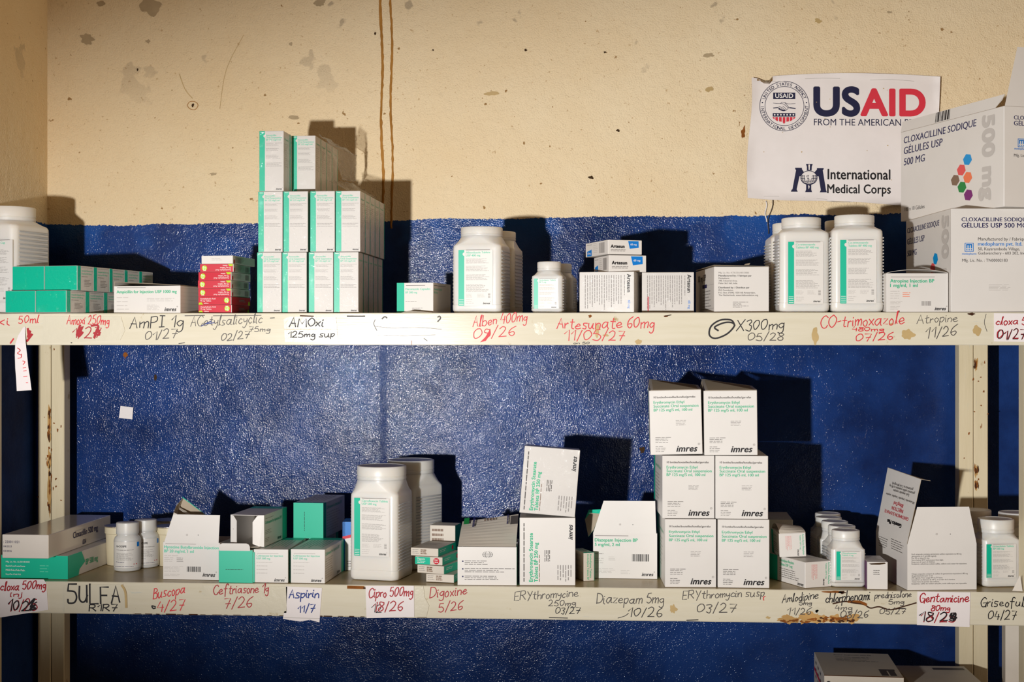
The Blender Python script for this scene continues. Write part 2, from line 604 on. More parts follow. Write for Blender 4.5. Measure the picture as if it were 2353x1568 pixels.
# ------------------------------------------------------------------ handwriting (single strokes on a ten-high grid)
HAND = {
    'A': "!0,0 3,10 6,0;!1,4 5,4", 'B': "!0,0 0,10;0,10 3,10 5,8 3,6 0,5;0,5 4,5 5,3 4,0 0,0", 'C': "6,8 4,10 1,8 0,4 2,0 5,0 6,2",
    'D': "!0,0 0,10;0,10 4,9 6,5 4,1 0,0", 'E': "!5,10 0,10 0,0 5,0;!0,5 4,5", 'F': "!5,10 0,10 0,0;!0,5 4,5",
    'G': "6,8 4,10 1,8 0,4 2,0 5,0 6,4;!3,4 6,4 6,-1", 'H': "!0,0 0,10;!5,0 5,10;!0,5 5,5", 'I': "!0,10 4,10;!2,10 2,0;!0,0 4,0",
    'L': "!0,10 0,0 5,0", 'M': "!0,0 1,10 4,3 7,10 8,0", 'O': "3,10 0,7 0,3 3,0 6,3 6,7 3,10", 'P': "!0,0 0,10;0,10 4,10 5,7 3,5 0,5",
    'R': "!0,0 0,10;0,10 4,10 5,7 3,5 0,5;!2,5 6,0", 'S': "!5,10 0.5,10 0.5,6.4;0.5,6.4 4,6.2 5.4,3 4,0 1,0 0.4,1.5", 'T': "!0,10 6,10;!3,10 3,0",
    'U': "0,10 0,3 2,0 4,1 5,4;!5,10 5,0", 'X': "!0,10 6,0;!6,10 0,0", 'Y': "!0,10 3,5;!6,10 2,-2",
    'a': "5,5 2,5 0,2 2,0 4,2 5,5;5,5 5,1 6,0", 'b': "!0,10 0,0;0,1 3,0 5,2 3,5 0,4", 'c': "4,4 2,5 0,2 2,0 4,1",
    'd': "4,4 2,5 0,2 2,0 4,2;!4,10 4,0", 'e': "0,2 4,3 3,5 1,4 0,2 2,0 5,1", 'f': "5,9 3,10 2,7 2,-3;!0,5 4,5",
    'g': "4,4 2,5 0,3 2,1 4,3;4,5 4,-2 2,-4 0,-3", 'h': "!0,10 0,0;0,3 2,5 4,4 4,0", 'i': "0,5 0,1 1,0;!0,7 0.4,7.6",
    'j': "1,5 1,-1 0,-4 -1,-3;!1,7 1.4,7.6", 'l': "0,0 1,5 2,10 1,9 1,2 2,0", 'm': "!0,5 0,0;0,3 2,5 3,4 3,0;3,3 5,5 6,4 6,0", 'n': "!0,5 0,0;0,3 2,5 4,4 4,0",
    'o': "2,5 0,3 1,0 3,0 4,3 2,5", 'p': "!0,5 0,-4;0,4 3,5 4,3 2,0 0,1", 'r': "!0,5 0,0;0,3 2,5 3,4.5", 's': "4,5 1,5 1,3 3,2 3,0 0,0",
    't': "2,9 2,1 4,0;!0,6 4,6", 'u': "0,5 0,1 2,0 4,3;4,5 4,1 5,0", 'v': "0,5 2,0 4,5", 'x': "!0,5 4,0;!4,5 0,0",
    'y': "0,5 1,2 4,3;4,5 4,0 2,-4 0,-3", 'z': "!0,5 4,5 0,0 4,0",
    '0': "2,9 0,6 1,1 3,1 5,5 4,9 2,9", '1': "!0,6 3,10 3,0", '2': "0,8 2,10 4,8 3,4 0,0;!0,0 5,0", '3': "0,9 3,10 4,8 2,6 4,4 3,0 0,1",
    '4': "!2,10 0,4 5,4;!4,7 4,0", '5': "!4,10 1,10 0,6;0,6 3,6 5,3 3,0 0,1", '6': "4,10 1,7 0,3 2,0 4,2 3,4 0,3",
    '7': "!0,10 5,10 2,0;!1,5 5,5", '8': "4,9 1,10 1,7 4,4 4,1 1,0 0,3 4,7 4,9", '9': "4,8 1,10 0,7 3,6 4,9;4,9 4,3 2,0", '/': "!0,-1 3,11", '|': "!0,-2 0.5,11", '-': "!0,4 3,4.4",
    ' ': ""}


def smooth_path(pts, n=5):
    if len(pts) < 3:
        return pts
    q = [pts[0]] + pts + [pts[-1]]
    out = []
    for i in range(1, len(q) - 2):
        p0, p1, p2, p3 = q[i - 1], q[i], q[i + 1], q[i + 2]
        for k in range(n):
            t = k / n
            out.append(tuple(0.5 * (2 * p1[j] + (p2[j] - p0[j]) * t + (2 * p0[j] - 5 * p1[j] + 4 * p2[j] - p3[j]) * t * t + (3 * p1[j] - p0[j] - 3 * p2[j] + p3[j]) * t ** 3) for j in (0, 1)))
    out.append(pts[-1])
    return out


def hand_strokes(s, seed=0):
    rn = random.Random(seed + len(s))
    x, res = 0.0, []
    for ch in s:
        g = HAND.get(ch, '')
        if not g:
            x += 3.5
            continue
        wmax = 0
        dy = rn.uniform(-0.5, 0.5)
        sc = rn.uniform(0.92, 1.08)
        for st in g.split(';'):
            sharp = st.startswith('!')
            pts = [tuple(float(c) for c in p.split(',')) for p in st.lstrip('!').split()]
            wmax = max(wmax, max(p[0] for p in pts))
            pts = [(x + px * sc + rn.uniform(-.3, .3), py * sc + dy + rn.uniform(-.35, .35)) for px, py in pts]
            res.append(pts if sharp else smooth_path(pts))
        x += wmax * sc + 1.6
    return res, x - 1.6


LAYER = [0]


def ribbon(mb, pts, w, place, mat, out=(0, -1, 0)):
    """a pen stroke: flat band along 2-D points, laid down by place(x, y); later strokes lie over earlier ones"""
    LAYER[0] += 1
    out = Vector(out)
    base = (LAYER[0] % 9) * 0.00003
    k = len(pts)
    if k < 2:
        return
    vs = []
    for i in range(k):
        a, b = pts[max(0, i - 1)], pts[min(k - 1, i + 1)]
        dx, dy = b[0] - a[0], b[1] - a[1]
        l = math.hypot(dx, dy) or 1
        nx, ny = -dy / l * w / 2, dx / l * w / 2
        ex, ey = (dx / l * w / 3, dy / l * w / 3) if i in (0, k - 1) else (0, 0)
        sg = -1 if i == 0 else 1
        up = out * (base + 0.000004 * i)
        vs.append(place(pts[i][0] + nx + ex * sg, pts[i][1] + ny + ey * sg) + up)
        vs.append(place(pts[i][0] - nx + ex * sg, pts[i][1] - ny + ey * sg) + up)
    mb.add(vs, [(2 * i, 2 * i + 1, 2 * i + 3, 2 * i + 2) for i in range(k - 1)], mat)


def hand(mb, s, x0, x1, yb, h, Y, mat, w=3.0, slant=0.12, y1=None, seed=0):
    """writing between photo columns x0 and x1 on the upright plane Y, capitals h tall, baseline yb"""
    st, run = hand_strokes(s, seed)
    sx, sy = (x1 - x0) / run, h / 10.0
    y1 = yb if y1 is None else y1
    for pts in st:
        q = [(x0 + px * sx + slant * py * sy, yb + (y1 - yb) * px / run - py * sy) for px, py in pts]
        ribbon(mb, q, w * 0.74, lambda a, b: at(a, b, Y), mat)


def scribble(mb, pts, Y, mat, w=3.0, smooth=True):
    ribbon(mb, smooth_path(pts) if smooth else pts, w, lambda a, b: at(a, b, Y), mat)


def blot(mb, cx, cy, rx, ry, Y, mat, seed=1, n=22, rough=0.35):
    rn = random.Random(seed)
    pts = []
    n = 30
    wav = [(q, rn.uniform(-1, 1) * rough * 0.9 / q ** .6, rn.uniform(0, 6.28)) for q in (2, 3, 4, 5, 7, 9)]
    for i in range(n):
        a = -6.2832 * i / n
        k = max(.25, 1 + sum(m_ * math.cos(q * a + ph) for q, m_, ph in wav))
        pts.append(at(cx + rx * k * math.cos(a), cy - ry * k * math.sin(a) * -1, Y))
    c = at(cx, cy, Y)
    mb.add([c] + pts, [(0, 1 + (i + 1) % n, 1 + i) for i in range(n)], mat)

# ------------------------------------------------------------------ the room
X0, X1 = -1.318, 2.2
mb = MB()
mb.box(X0 - 0.15, X1, WALL, WALL + 0.15, 0, 2.9, 'two_tone_wall_paint')
back = structure(mb.build('wall_back'))
mb = MB()
mb.box(X0 - 0.15, X0, -0.6, WALL, 0, 2.9, 'side_wall_paint')
structure(mb.build('wall_left'))
mb = MB()
mb.box(X0 - 0.15, X1, -0.6, WALL + 0.15, -0.1, 0, 'cement')
structure(mb.build('floor'))

# brown mud trails running down the upper wall
for px, seed in ((874, 3), (896, 4)):
    rn = random.Random(seed)
    mb = MB()
    rg = []
    for i in range(92):
        py = -330 + i * 9.4
        c = at(px + 2.2 * math.sin(i * .22 + seed) + rn.uniform(-.6, .6) + (px - 885) * 0.0 + i * 0.06, py, WALL)
        r = (0.0036 if px < 880 else 0.0030) * (1 + rn.uniform(-.25, .25))
        rg.append([(c.x + r * math.cos(a), WALL + 0.0008 - 0.0022 * math.sin(a) * (1 + rn.uniform(-.2, .2)), c.z) for a in [math.pi * 2 * k / 8 for k in range(8)]])
    mb.rings(rg, 'mud')
    mb.build('mud_trail', back)
# nail holes, knocks and bare patches of the wall
for px, py, rx, ry, mat, seed in ((443, 242, 3, 4, 'hole_dark', 1), (1358, 408, 5, 4, 'hole_dark', 2), (862, 77, 2, 4, 'hole_dark', 3), (995, 115, 2, 2, 'hole_dark', 4), (1208, 115, 3, 3, 'hole_dark', 5),
                                  (345, 14, 22, 22, 'bare_patch', 6), (200, 90, 15, 12, 'bare_patch', 7), (316, 160, 2, 3, 'hole_dark', 8), (340, 95, 5, 4, 'bare_patch', 9), (232, 8, 10, 6, 'bare_patch', 10),
                                  (668, 101, 4, 4, 'bare_patch', 11), (1390, 120, 3, 2, 'hole_dark', 12), (1628, 127, 12, 5, 'bare_patch', 13), (1630, 205, 9, 6, 'glue_stain', 14), (288, 816, 4, 8, 'rust', 15),
                                  (357, 868, 3, 8, 'hole_dark', 16), (1476, 1034, 6, 7, 'hole_dark', 17), (1130, 215, 16, 5, 'glue_stain', 18), (675, 270, 12, 5, 'bare_patch', 19), (1880, 48, 8, 5, 'glue_stain', 20),
                                  (735, 5, 12, 10, 'bare_patch', 21), (1708, 305, 4, 14, 'rust', 22), (2044, 28, 5, 3, 'bare_patch', 23), (1420, 300, 4, 3, 'hole_dark', 24), (490, 400, 8, 3, 'bare_patch', 25)):
    mb = MB()
    blot(mb, px, py, rx, ry, WALL - 0.0006, mat, seed, 18, 0.4)
    mb.build('wall_mark', back)
mb = MB()
scribble(mb, [(430, 242), (436, 234), (448, 234), (455, 242), (448, 252), (436, 250), (430, 242)], WALL - 0.0008, 'mud', 1.3)
scribble(mb, [(412, 170), (425, 205), (442, 226)], WALL - 0.0008, 'glue_stain', 1.5)
scribble(mb, [(560, 80), (520, 160), (505, 250)], WALL - 0.0008, 'glue_stain', 1.0)
mb.build('wall_mark', back)

# small white paper square stuck to the blue wall
mb = MB()
a = [at(x, y, WALL - 0.0045) for x, y in ((273, 961), (304, 964), (306, 937), (277, 933))]
c0 = at(290, 948, WALL)
mb.o = c0
mb.plate(a, 0.0012, 'note_paper')
o = mb.build('paper_square', None, c0)
tag(o, 'small blank white paper square stuck on the blue wall', 'paper')

# ------------------------------------------------------------------ the painted steel rack
RX0, RX1 = -1.5, 1.35
EX0, EX1 = X0 + 0.004, 1.04     # ends of the shelf edges
RO = Vector(((EX0 + EX1) / 2, 3.05, 0))
rack = thing('storage_rack', 'cream painted steel storage rack with handwritten drug names along its shelf edges', 'rack', RO)


def rack_part(name, fill, parent=None, sharp=None):
    mb = MB(RO)
    fill(mb)
    return mb.build(name, parent or rack, None, 0, sharp)


for z in (TOP, LOW, BOT):
    rack_part('shelf_board', lambda m: m.box(EX0, EX1, LIP + 0.0042, 3.245, z - 0.012, z - E, 'rack_shelf_paint'))

# rear posts: an angle pair with a seam down the middle
def rear_post(xi, side):
    def f(m):
        w = 0.0625
        a, b = (xi - w, xi) if side < 0 else (xi, xi + w)
        c = (a + b) / 2
        m.box(a, c - 0.0006, 3.185, 3.221, 0, 1.494, 'rack_post_paint', bevel=0.0015)
        m.box(c + 0.0006, b, 3.1855, 3.2215, 0, 1.494, 'rack_post_paint', bevel=0.0015)
        rn = random.Random(5 + side)
        base = 113 if side < 0 else 2243
        rows = ((940, 990), (995, 1010), (1040, 1075), (1085, 1175), (1210, 1235)) if side < 0 else ((830, 845), (1075, 1090), (1110, 1120))
        for ya, yb_ in rows:
            blot(m, base, (ya + yb_) / 2, 4, (yb_ - ya) / 2 + 6, 3.18475, 'rust_stain', int(ya), 18, .4)
            for q in range(9):
                y = ya + (yb_ - ya) * rn.random()
                blot(m, base + rn.gauss(0, 2.2), y, rn.uniform(.6, 2.0), rn.uniform(3, 9), 3.1846 - 0.00003 * q, 'rust' if q < 6 else 'dark_rust', rn.randint(0, 9999), 16, .45)
        for q in range(16):
            blot(m, base + rn.uniform(-30, 28), rn.uniform(800, 1330), rn.uniform(.8, 2.0), rn.uniform(1, 4), 3.1845, 'rust', rn.randint(0, 9999), 12, .4)
    return f


def split_boards():
    pass


rear_l = rack_part('post', rear_post(-1.2405, -1))
rear_r = rack_part('post', rear_post(0.7735, 1))
rack_part('post', lambda m: m.box(-1.310, -1.2625, LIP + 0.006, LIP + 0.045, 0, 1.494, 'rack_post_paint', bevel=0.0015))
rack_part('post', lambda m: m.box(0.8205, 0.858, LIP + 0.006, LIP + 0.045, 0, 1.494, 'rack_post_paint', bevel=0.0015))

PL = LIP - 0.0004     # ink on the edge
PN = LIP - 0.0016     # face of notes
PI = LIP - 0.0020     # ink on notes


def edge(z0, z1, ink):
    def f(m):
        rg = []
        n = 60
        rn = random.Random(int(z0 * 1000))
        for i in range(n + 1):
            x = EX0 + (EX1 - EX0) * i / n
            j = rn.uniform(-0.0007, 0.0007)
            k = rn.uniform(-0.0009, 0.0006)
            rg.append([(x, LIP + 0.004, z0), (x, LIP + 0.0012, z0 + j * .3), (x, LIP, z0 + 0.0016), (x, LIP, z1 - 0.0016), (x, LIP + 0.0012, z1 + k * .3), (x, LIP + 0.004, z1)])
        m.rings(rg, 'rack_edge_paint', False)
        ink(m)
    return rack_part('front_edge', f)


def note(parent, pts, ink=None, mat='note_paper', name='paper_label', Y=PN, t=0.0009):
    """a paper stuck on the edge: photo points clockwise from the top left"""
    def f(m):
        m.plate([at(x, y, Y) for x, y in pts][::-1], t, mat)
        if ink:
            ink(m)
    return rack_part(name, f, parent)


def top_ink(m):
    h = lambda *a, **k: hand(m, *a, **k)
    h('xi', -12, 20, 748, 22, PL, 'red_ink', 3)
    h('50ml', 42, 88, 744, 19, PL, 'red_ink', 2.6, y1=742)
    scribble(m, [(64, 756), (66, 770), (70, 760), (64, 775), (74, 768), (62, 784)], PL, 'dark_red_ink', 5)
    scribble(m, [(24, 789), (31, 779)], PL, 'red_ink', 3.4, False)
    scribble(m, [(164, 788), (168, 777)], PL, 'black_ink', 3.4, False)
    h('AmPI 1g', 298, 420, 754, 27, PL, 'black_ink', 3.0, y1=752)
    h('01/27', 333, 406, 782, 20, PL, 'thin_ink', 2.6, y1=776)
    h('ACetylsalicyclic', 438, 602, 750, 23, PL, 'thin_ink', 2.2, y1=742)
    scribble(m, [(462, 750), (486, 738), (474, 744), (492, 742)], PL, 'blue_ink', 2)
    h('-', 620, 630, 735, 10, PL, 'black_ink', 2.4)
    h('75mg', 572, 620, 762, 12, PL, 'thin_ink', 2.2)
    h('02/27', 508, 572, 784, 17, PL, 'thin_ink', 2.6, y1=777)
    scribble(m, [(411, 790), (424, 788)], PL, 'black_ink', 1.8, False)
    scribble(m, [(425, 726), (470, 725)], PL, 'thin_ink', 1.8, False)
    scribble(m, [(490, 726), (600, 725)], PL, 'thin_ink', 1.5, False)
    scribble(m, [(690, 726), (720, 727)], PL, 'dark_rust', 2.5, False)
    scribble(m, [(798, 727), (838, 727)], PL, 'black_ink', 3, False)
    scribble(m, [(862, 735), (859, 745), (866, 760)], PL, 'thin_ink', 1.5)
    scribble(m, [(878, 733), (884, 728), (889, 731)], PL, 'thin_ink', 3)
    scribble(m, [(1006, 729), (1010, 727), (1012, 732), (1006, 739)], PL, 'thin_ink', 3)
    scribble(m, [(862, 750), (900, 754), (960, 753), (1014, 757)], PL, 'grey_print', 1.3)
    scribble(m, [(866, 771), (930, 772), (1000, 770)], PL, 'grey_print', 1.2)
    scribble(m, [(946, 783), (946, 792)], PL, 'rust', 1.4, False)
    scribble(m, [(974, 778), (982, 784)], PL, 'thin_ink', 1.6, False)
    h('Alben 400mg', 1086, 1210, 751, 24, PL, 'red_ink', 2.6, y1=738)
    h('09/26', 1087, 1182, 780, 24, PL, 'red_ink', 2.6, y1=772)
    m.add([at(x, y, PL) for x, y in ((1126, 757), (1127, 768), (1116, 784), (1103, 787), (1115, 775))][::-1], [(0, 1, 2, 3, 4)], 'red_ink')
    h('Artesunate 60mg', 1279, 1502, 756, 26, PL, 'red_ink', 3.0, y1=754)
    h('11/05/27', 1296, 1434, 782, 23, PL, 'red_ink', 2.8)
    scribble(m, [(1688, 748), (1680, 736), (1655, 736), (1634, 750), (1630, 770), (1644, 778), (1670, 768), (1687, 750), (1682, 742), (1664, 742), (1642, 752), (1650, 760)], PL, 'black_ink', 3.8)
    h('X300mg', 1692, 1800, 762, 24, PL, 'black_ink', 2.8, y1=756)
    h('05/28', 1718, 1798, 783, 18, PL, 'thin_ink', 2.6)
    h('CO-trimoxazole', 1885, 2078, 753, 27, PL, 'red_ink', 2.8, y1=744)
    h('480mg', 1957, 2030, 761, 9, PL, 'red_ink', 2.6)
    h('07/26', 1966, 2050, 785, 17, PL, 'red_ink', 2.8, y1=780)
    h('Atropine', 2107, 2200, 744, 19, PL, 'thin_ink', 2.0, y1=738)
    h('11/26', 2125, 2197, 779, 24, PL, 'thin_ink', 2.6, y1=771)
    for cx, cy, rx, ry, mt, sd in ((1372, 760, 5, 15, 'glue_stain', 1), (1392, 771, 6, 3, 'glue_stain', 2), (1467, 786, 7, 6, 'glue_stain', 3), (1873, 772, 8, 18, 'glue_stain', 4), (2086, 769, 15, 11, 'glue_stain', 5),
                                  (2245, 760, 9, 12, 'glue_stain', 6), (1240, 755, 14, 14, 'old_tape', 7), (1356, 727, 4, 3, 'rust', 8), (2232, 722, 8, 3, 'dark_rust', 9), (1530, 727, 5, 2, 'rust', 10), (2048, 745, 6, 2, 'glue_stain', 12)):
        blot(m, cx, cy, rx, ry, PL, mt, sd, 20, 0.3)
    scribble(m, [(1527, 727), (1542, 724)], PL, 'dark_rust', 2, False)
    scribble(m, [(2266, 722), (2262, 742), (2268, 762)], PL, 'thin_ink', 1.2)
    h('on 50', 1318, 1354, 791, 5, PL, 'black_ink', 1.5)


te = edge(1.4415, TOP - E, top_ink)


def low_ink(m):
    h = lambda *a, **k: hand(m, *a, **k)
    scribble(m, [(357, 1395), (349, 1393), (352, 1399), (357, 1398)], PL, 'black_ink', 3)
    h('Buscopa', 352, 424, 1376, 24, PL, 'red_ink', 2.8, y1=1364)
    h('4/27', 361, 422, 1406, 25, PL, 'red_ink', 2.8, y1=1403)
    h('Digoxine', 988, 1072, 1374, 23, PL, 'dark_red_ink', 2.8, y1=1366)
    h('5/26', 1007, 1062, 1408, 22, PL, 'dark_red_ink', 2.8, y1=1402)
    h('ERYthromycine', 1182, 1328, 1380, 19, PL, 'thin_ink', 2.4, y1=1371)
    h('250mg', 1260, 1322, 1393, 13, PL, 'thin_ink', 2.4)
    h('03/27', 1276, 1332, 1411, 15, PL, 'black_ink', 2.4)
    h('Diazepam 5mg', 1371, 1524, 1387, 22, PL, 'thin_ink', 2.6)
    h('10/26', 1442, 1520, 1418, 20, PL, 'black_ink', 2.5)
    scribble(m, [(1262, 1420), (1304, 1421)], PL, 'black_ink', 1.8, False)
    scribble(m, [(1420, 1421), (1436, 1416), (1444, 1410)], PL, 'black_ink', 1.5)
    h('ERYthromycin susp', 1568, 1756, 1378, 18, PL, 'thin_ink', 2.4, y1=1370)
    scribble(m, [(1755, 1380), (1754, 1374), (1758, 1371)], PL, 'red_ink', 2)
    h('03/27', 1601, 1690, 1408, 20, PL, 'thin_ink', 2.8)
    scribble(m, [(1578, 1426), (1604, 1425)], PL, 'black_ink', 2, False)
    h('Amlodipine', 1797, 1880, 1386, 19, PL, 'black_ink', 2.4, y1=1376)
    h('5mg', 1836, 1864, 1391, 9, PL, 'thin_ink', 2.2)
    h('11/26', 1808, 1863, 1413, 15, PL, 'thin_ink', 2.4)
    h('chlorphenami', 1897, 1998, 1386, 22, PL, 'black_ink', 2.8, y1=1378)
    h('4mg', 1918, 1957, 1403, 12, PL, 'thin_ink', 2.4)
    h('08/26', 1931, 1994, 1420, 16, PL, 'thin_ink', 2.6)
    h('prednisolone', 2010, 2094, 1376, 15, PL, 'thin_ink', 2.4, y1=1372)
    h('5mg', 2042, 2076, 1389, 11, PL, 'thin_ink', 2.4)
    h('05/27', 2021, 2080, 1412, 13, PL, 'thin_ink', 2.4)
    scribble(m, [(2052, 1400), (2080, 1399)], PL, 'black_ink', 2, False)
    h('Griseoful', 2253, 2352, 1394, 21, PL, 'black_ink', 2.8)
    h('04/27', 2270, 2334, 1424, 20, PL, 'black_ink', 2.8)
    # rust eating the edge and a long cracked line
    rn = random.Random(11)
    for i in range(30):
        cx = 1792 + rn.random() * 172
        blot(m, cx, 1431 - abs(rn.gauss(0, 8)) - 4, rn.uniform(6, 15), rn.uniform(3, 9), PL + 0.00025 - 0.000003 * i, 'rust_stain', 400 + i, 14, 0.4)
    for i in range(34):
        cx = 1795 + rn.random() * 165
        blot(m, cx, 1431 - abs(rn.gauss(0, 5)) - (6 if 1860 < cx < 1950 else 0) * rn.random(), rn.uniform(2.5, 8), rn.uniform(1.2, 3.6), PL + 0.0001 - 0.000003 * i, 'rust', 100 + i, 14, 0.45)
    for i in range(16):
        cx = 1868 + rn.random() * 95
        blot(m, cx, 1430 - abs(rn.gauss(0, 4)), rn.uniform(1.5, 5), rn.uniform(.8, 2.4), PL - 0.000003 * i, 'dark_rust', 200 + i, 12, 0.5)
    for cx, cy, rx, ry, mt, sd in ((1877, 1405, 4, 3, 'dark_rust', 1), (1915, 1361, 20, 3, 'rust', 2), (1935, 1362, 9, 3, 'dark_rust', 4), (1880, 1404, 14, 8, 'old_tape', 3), (1547, 1400, 8, 9, 'glue_stain', 5), (1765, 1420, 5, 3, 'glue_stain', 6), (960, 1400, 2, 1, 'blue_ink', 7)):
        blot(m, cx, cy, rx, ry, PL, mt, sd, 16, 0.4)
    scribble(m, [(1914, 1388), (1940, 1383), (1960, 1386), (1985, 1390), (2000, 1398), (2020, 1395), (2045, 1402), (2070, 1396), (2105, 1386)], PL, 'dark_rust', 3)
    scribble(m, [(1950, 1383), (1975, 1384), (1990, 1390)], PL, 'rust', 6)
    for i in range(26):
        x = 300 + i * 26 + rn.random() * 10
        yy = 1411 + (x - 300) * 0.0125
        scribble(m, [(x, yy), (x + rn.uniform(6, 22), yy + 0.3)], PL, 'dark_rust', rn.uniform(1, 2.6), False)
    scribble(m, [(800, 1350), (835, 1351)], PL, 'rust', 7, False)
    scribble(m, [(836, 1352), (858, 1354)], PL, 'dark_rust', 4, False)


le = edge(0.890, LOW - E, low_ink)
be = edge(0.34, BOT - E, lambda m: None)

# notes on the upper edge
note(te, [(100, 726), (278, 728), (287, 760), (276, 782), (98, 790)], lambda m: (
    hand(m, 'Amoxi 250mg', 153, 250, 745, 20, PI, 'red_ink', 2.6, y1=746),
    hand(m, '1/27', 166, 230, 776, 24, PI, 'dark_red_ink', 3.2),
    scribble(m, [(184, 748), (176, 772), (188, 752), (180, 774), (190, 764), (178, 768)], PI - 0.0001, 'dark_red_ink', 5),
    scribble(m, [(210, 749), (226, 750), (216, 778), (224, 756), (228, 770), (216, 766)], PI - 0.0001, 'dark_red_ink', 5)), 'old_tape')
note(te, [(652, 733), (665, 728), (772, 729), (777, 787), (655, 786)], lambda m: (
    hand(m, 'AMOxi', 664, 742, 752, 20, PI, 'black_ink', 3.6, y1=750),
    hand(m, '125mg sup', 662, 768, 776, 14, PI, 'black_ink', 3.2, y1=774),
    scribble(m, [(653, 757), (774, 757)], PI, 'glue_stain', 1, False)), 'old_tape')
note(te, [(2284, 720), (2362, 721), (2362, 786), (2284, 785)], lambda m: (
    hand(m, 'cloxa 5', 2289, 2358, 746, 17, PI, 'dark_red_ink', 3.2),
    hand(m, '01/27', 2290, 2356, 778, 20, PI, 'dark_red_ink', 3.2),
    hand(m, '01/27', 2292, 2354, 780, 22, PI - 0.0001, 'black_ink', 2.2)))
# the loose paper strip that hangs from the upper edge
def strip(m):
    mid = [(56, 752, 3, 0.0015), (50, 770, 8, .004), (47, 790, 12, .007), (48, 815, 14, .008), (50, 845, 15, .008), (53, 870, 16, .009), (55.5, 898, 17, .011)]
    fr, bk = [], []
    for x, y, hw, o in mid:
        fr.append([at(x - hw, y + 1, LIP - o), at(x + hw, y - 1, LIP - o - 0.001)])
        bk.append([at(x - hw, y + 1, LIP - o + 0.0006), at(x + hw, y - 1, LIP - o - 0.0004)])
    vs = [p for r in fr for p in r] + [p for r in bk for p in r]
    n = len(fr)
    fs = []
    for i in range(n - 1):
        a = 2 * i
        fs += [(a, a + 2, a + 3, a + 1), (2 * n + a, 2 * n + a + 1, 2 * n + a + 3, 2 * n + a + 2), (a, 2 * n + a, 2 * n + a + 2, a + 2), (a + 1, a + 3, 2 * n + a + 3, 2 * n + a + 1)]
    fs.append((2 * n - 2, 4 * n - 2, 4 * n - 1, 2 * n - 1))
    m.add(vs, fs, 'note_paper')
    for pts in ([(40, 800), (46, 806), (40, 812), (47, 816)], [(41, 824), (48, 822), (49, 814)], [(52, 830), (57, 832), (53, 838)], [(53, 846), (59, 845)], [(54, 853), (60, 852)], [(54, 866), (62, 865)], [(60, 880), (64, 880)]):
        scribble(m, pts, LIP - 0.0105, 'hexagon_red', 1.6)


rack_part('paper_strip', strip, te)

# notes on the middle edge
note(le, [(-14, 1331), (100, 1332), (106, 1340), (111, 1402), (-14, 1422)], lambda m: (
    hand(m, 'cloxa 500mg', 1, 104, 1357, 19, PI, 'dark_red_ink', 3.4, y1=1353),
    hand(m, 'inj', 24, 50, 1372, 12, PI, 'dark_red_ink', 3),
    hand(m, '10/25', 18, 84, 1406, 25, PI, 'dark_red_ink', 3.4, y1=1403),
    hand(m, '10', 18, 42, 1404, 24, PI - 0.0001, 'black_ink', 3.6),
    hand(m, '26', 50, 82, 1405, 20, PI - 0.0001, 'black_ink', 3.8),
    scribble(m, [(66, 1390), (80, 1376), (70, 1396), (82, 1390), (68, 1402), (80, 1400)], PI - 0.0002, 'black_ink', 4)))
note(le, [(148, 1345), (284, 1343), (291, 1398), (270, 1407), (148, 1408)], lambda m: (
    hand(m, 'SULFA', 155, 276, 1386, 40, PI, 'black_ink', 5.2, slant=0.0),
    hand(m, 'R1R7', 205, 268, 1404, 15, PI, 'black_ink', 3.6),
    scribble(m, [(280, 1346), (288, 1362), (290, 1396)], PI, 'glue_stain', 5)), 'old_tape')
note(le, [(468, 1345), (660, 1349), (658, 1409), (520, 1407), (516, 1372), (468, 1370)], lambda m: (
    hand(m, 'Ceftriasone 1g', 490, 616, 1366, 21, PI, 'dark_red_ink', 2.8, y1=1362),
    hand(m, '7/26', 514, 578, 1399, 25, PI, 'dark_red_ink', 2.8, y1=1396)), 'old_tape')
note(le, [(657, 1348), (740, 1352), (734, 1431), (712, 1425), (690, 1429), (650, 1423), (653, 1406), (659, 1404)], lambda m: (
    hand(m, 'Aspirin', 664, 732, 1374, 20, PI, 'blue_ink', 3.4),
    hand(m, '11/7', 684, 722, 1408, 17, PI, 'blue_ink', 3.4),
    scribble(m, [(652, 1420), (734, 1422)], PI, 'pale_grey_print', 1.5, False)))
note(le, [(840, 1347), (951, 1347), (952, 1419), (842, 1421)], lambda m: (
    hand(m, 'Cipro 500mg', 847, 948, 1374, 21, PI, 'dark_red_ink', 3.2, y1=1369),
    hand(m, '18/26', 856, 924, 1407, 21, PI, 'dark_red_ink', 3.2, y1=1403),
    hand(m, '12', 853, 876, 1408, 17, PI - 0.0001, 'black_ink', 2.2)))
note(le, [(953, 1351), (973, 1348), (976, 1374), (986, 1392), (980, 1417), (954, 1417)], None, 'old_tape', 'adhesive_tape')
note(le, [(2108, 1360), (2230, 1362), (2228, 1442), (2107, 1437)], lambda m: (
    hand(m, 'Gentamicine', 2113, 2226, 1384, 20, PI, 'dark_red_ink', 3.4),
    hand(m, '80mg', 2140, 2182, 1404, 13, PI, 'dark_red_ink', 3.2),
    hand(m, '18/25', 2114, 2196, 1430, 21, PI, 'dark_red_ink', 3.2),
    hand(m, '18', 2112, 2142, 1428, 20, PI - 0.0001, 'black_ink', 3.4),
    hand(m, '25', 2160, 2196, 1428, 18, PI - 0.0001, 'black_ink', 3.8),
    scribble(m, [(2186, 1412), (2192, 1426), (2196, 1410), (2184, 1422), (2198, 1420)], PI - 0.0002, 'black_ink', 4)))


def brown_corner(m):
    m.plate([at(2325, 1360, LIP + 0.03), at(2349, 1360, LIP + 0.012), at(2344, 1322, LIP + 0.016)], 0.0012, 'old_white_card', 'grey_board')


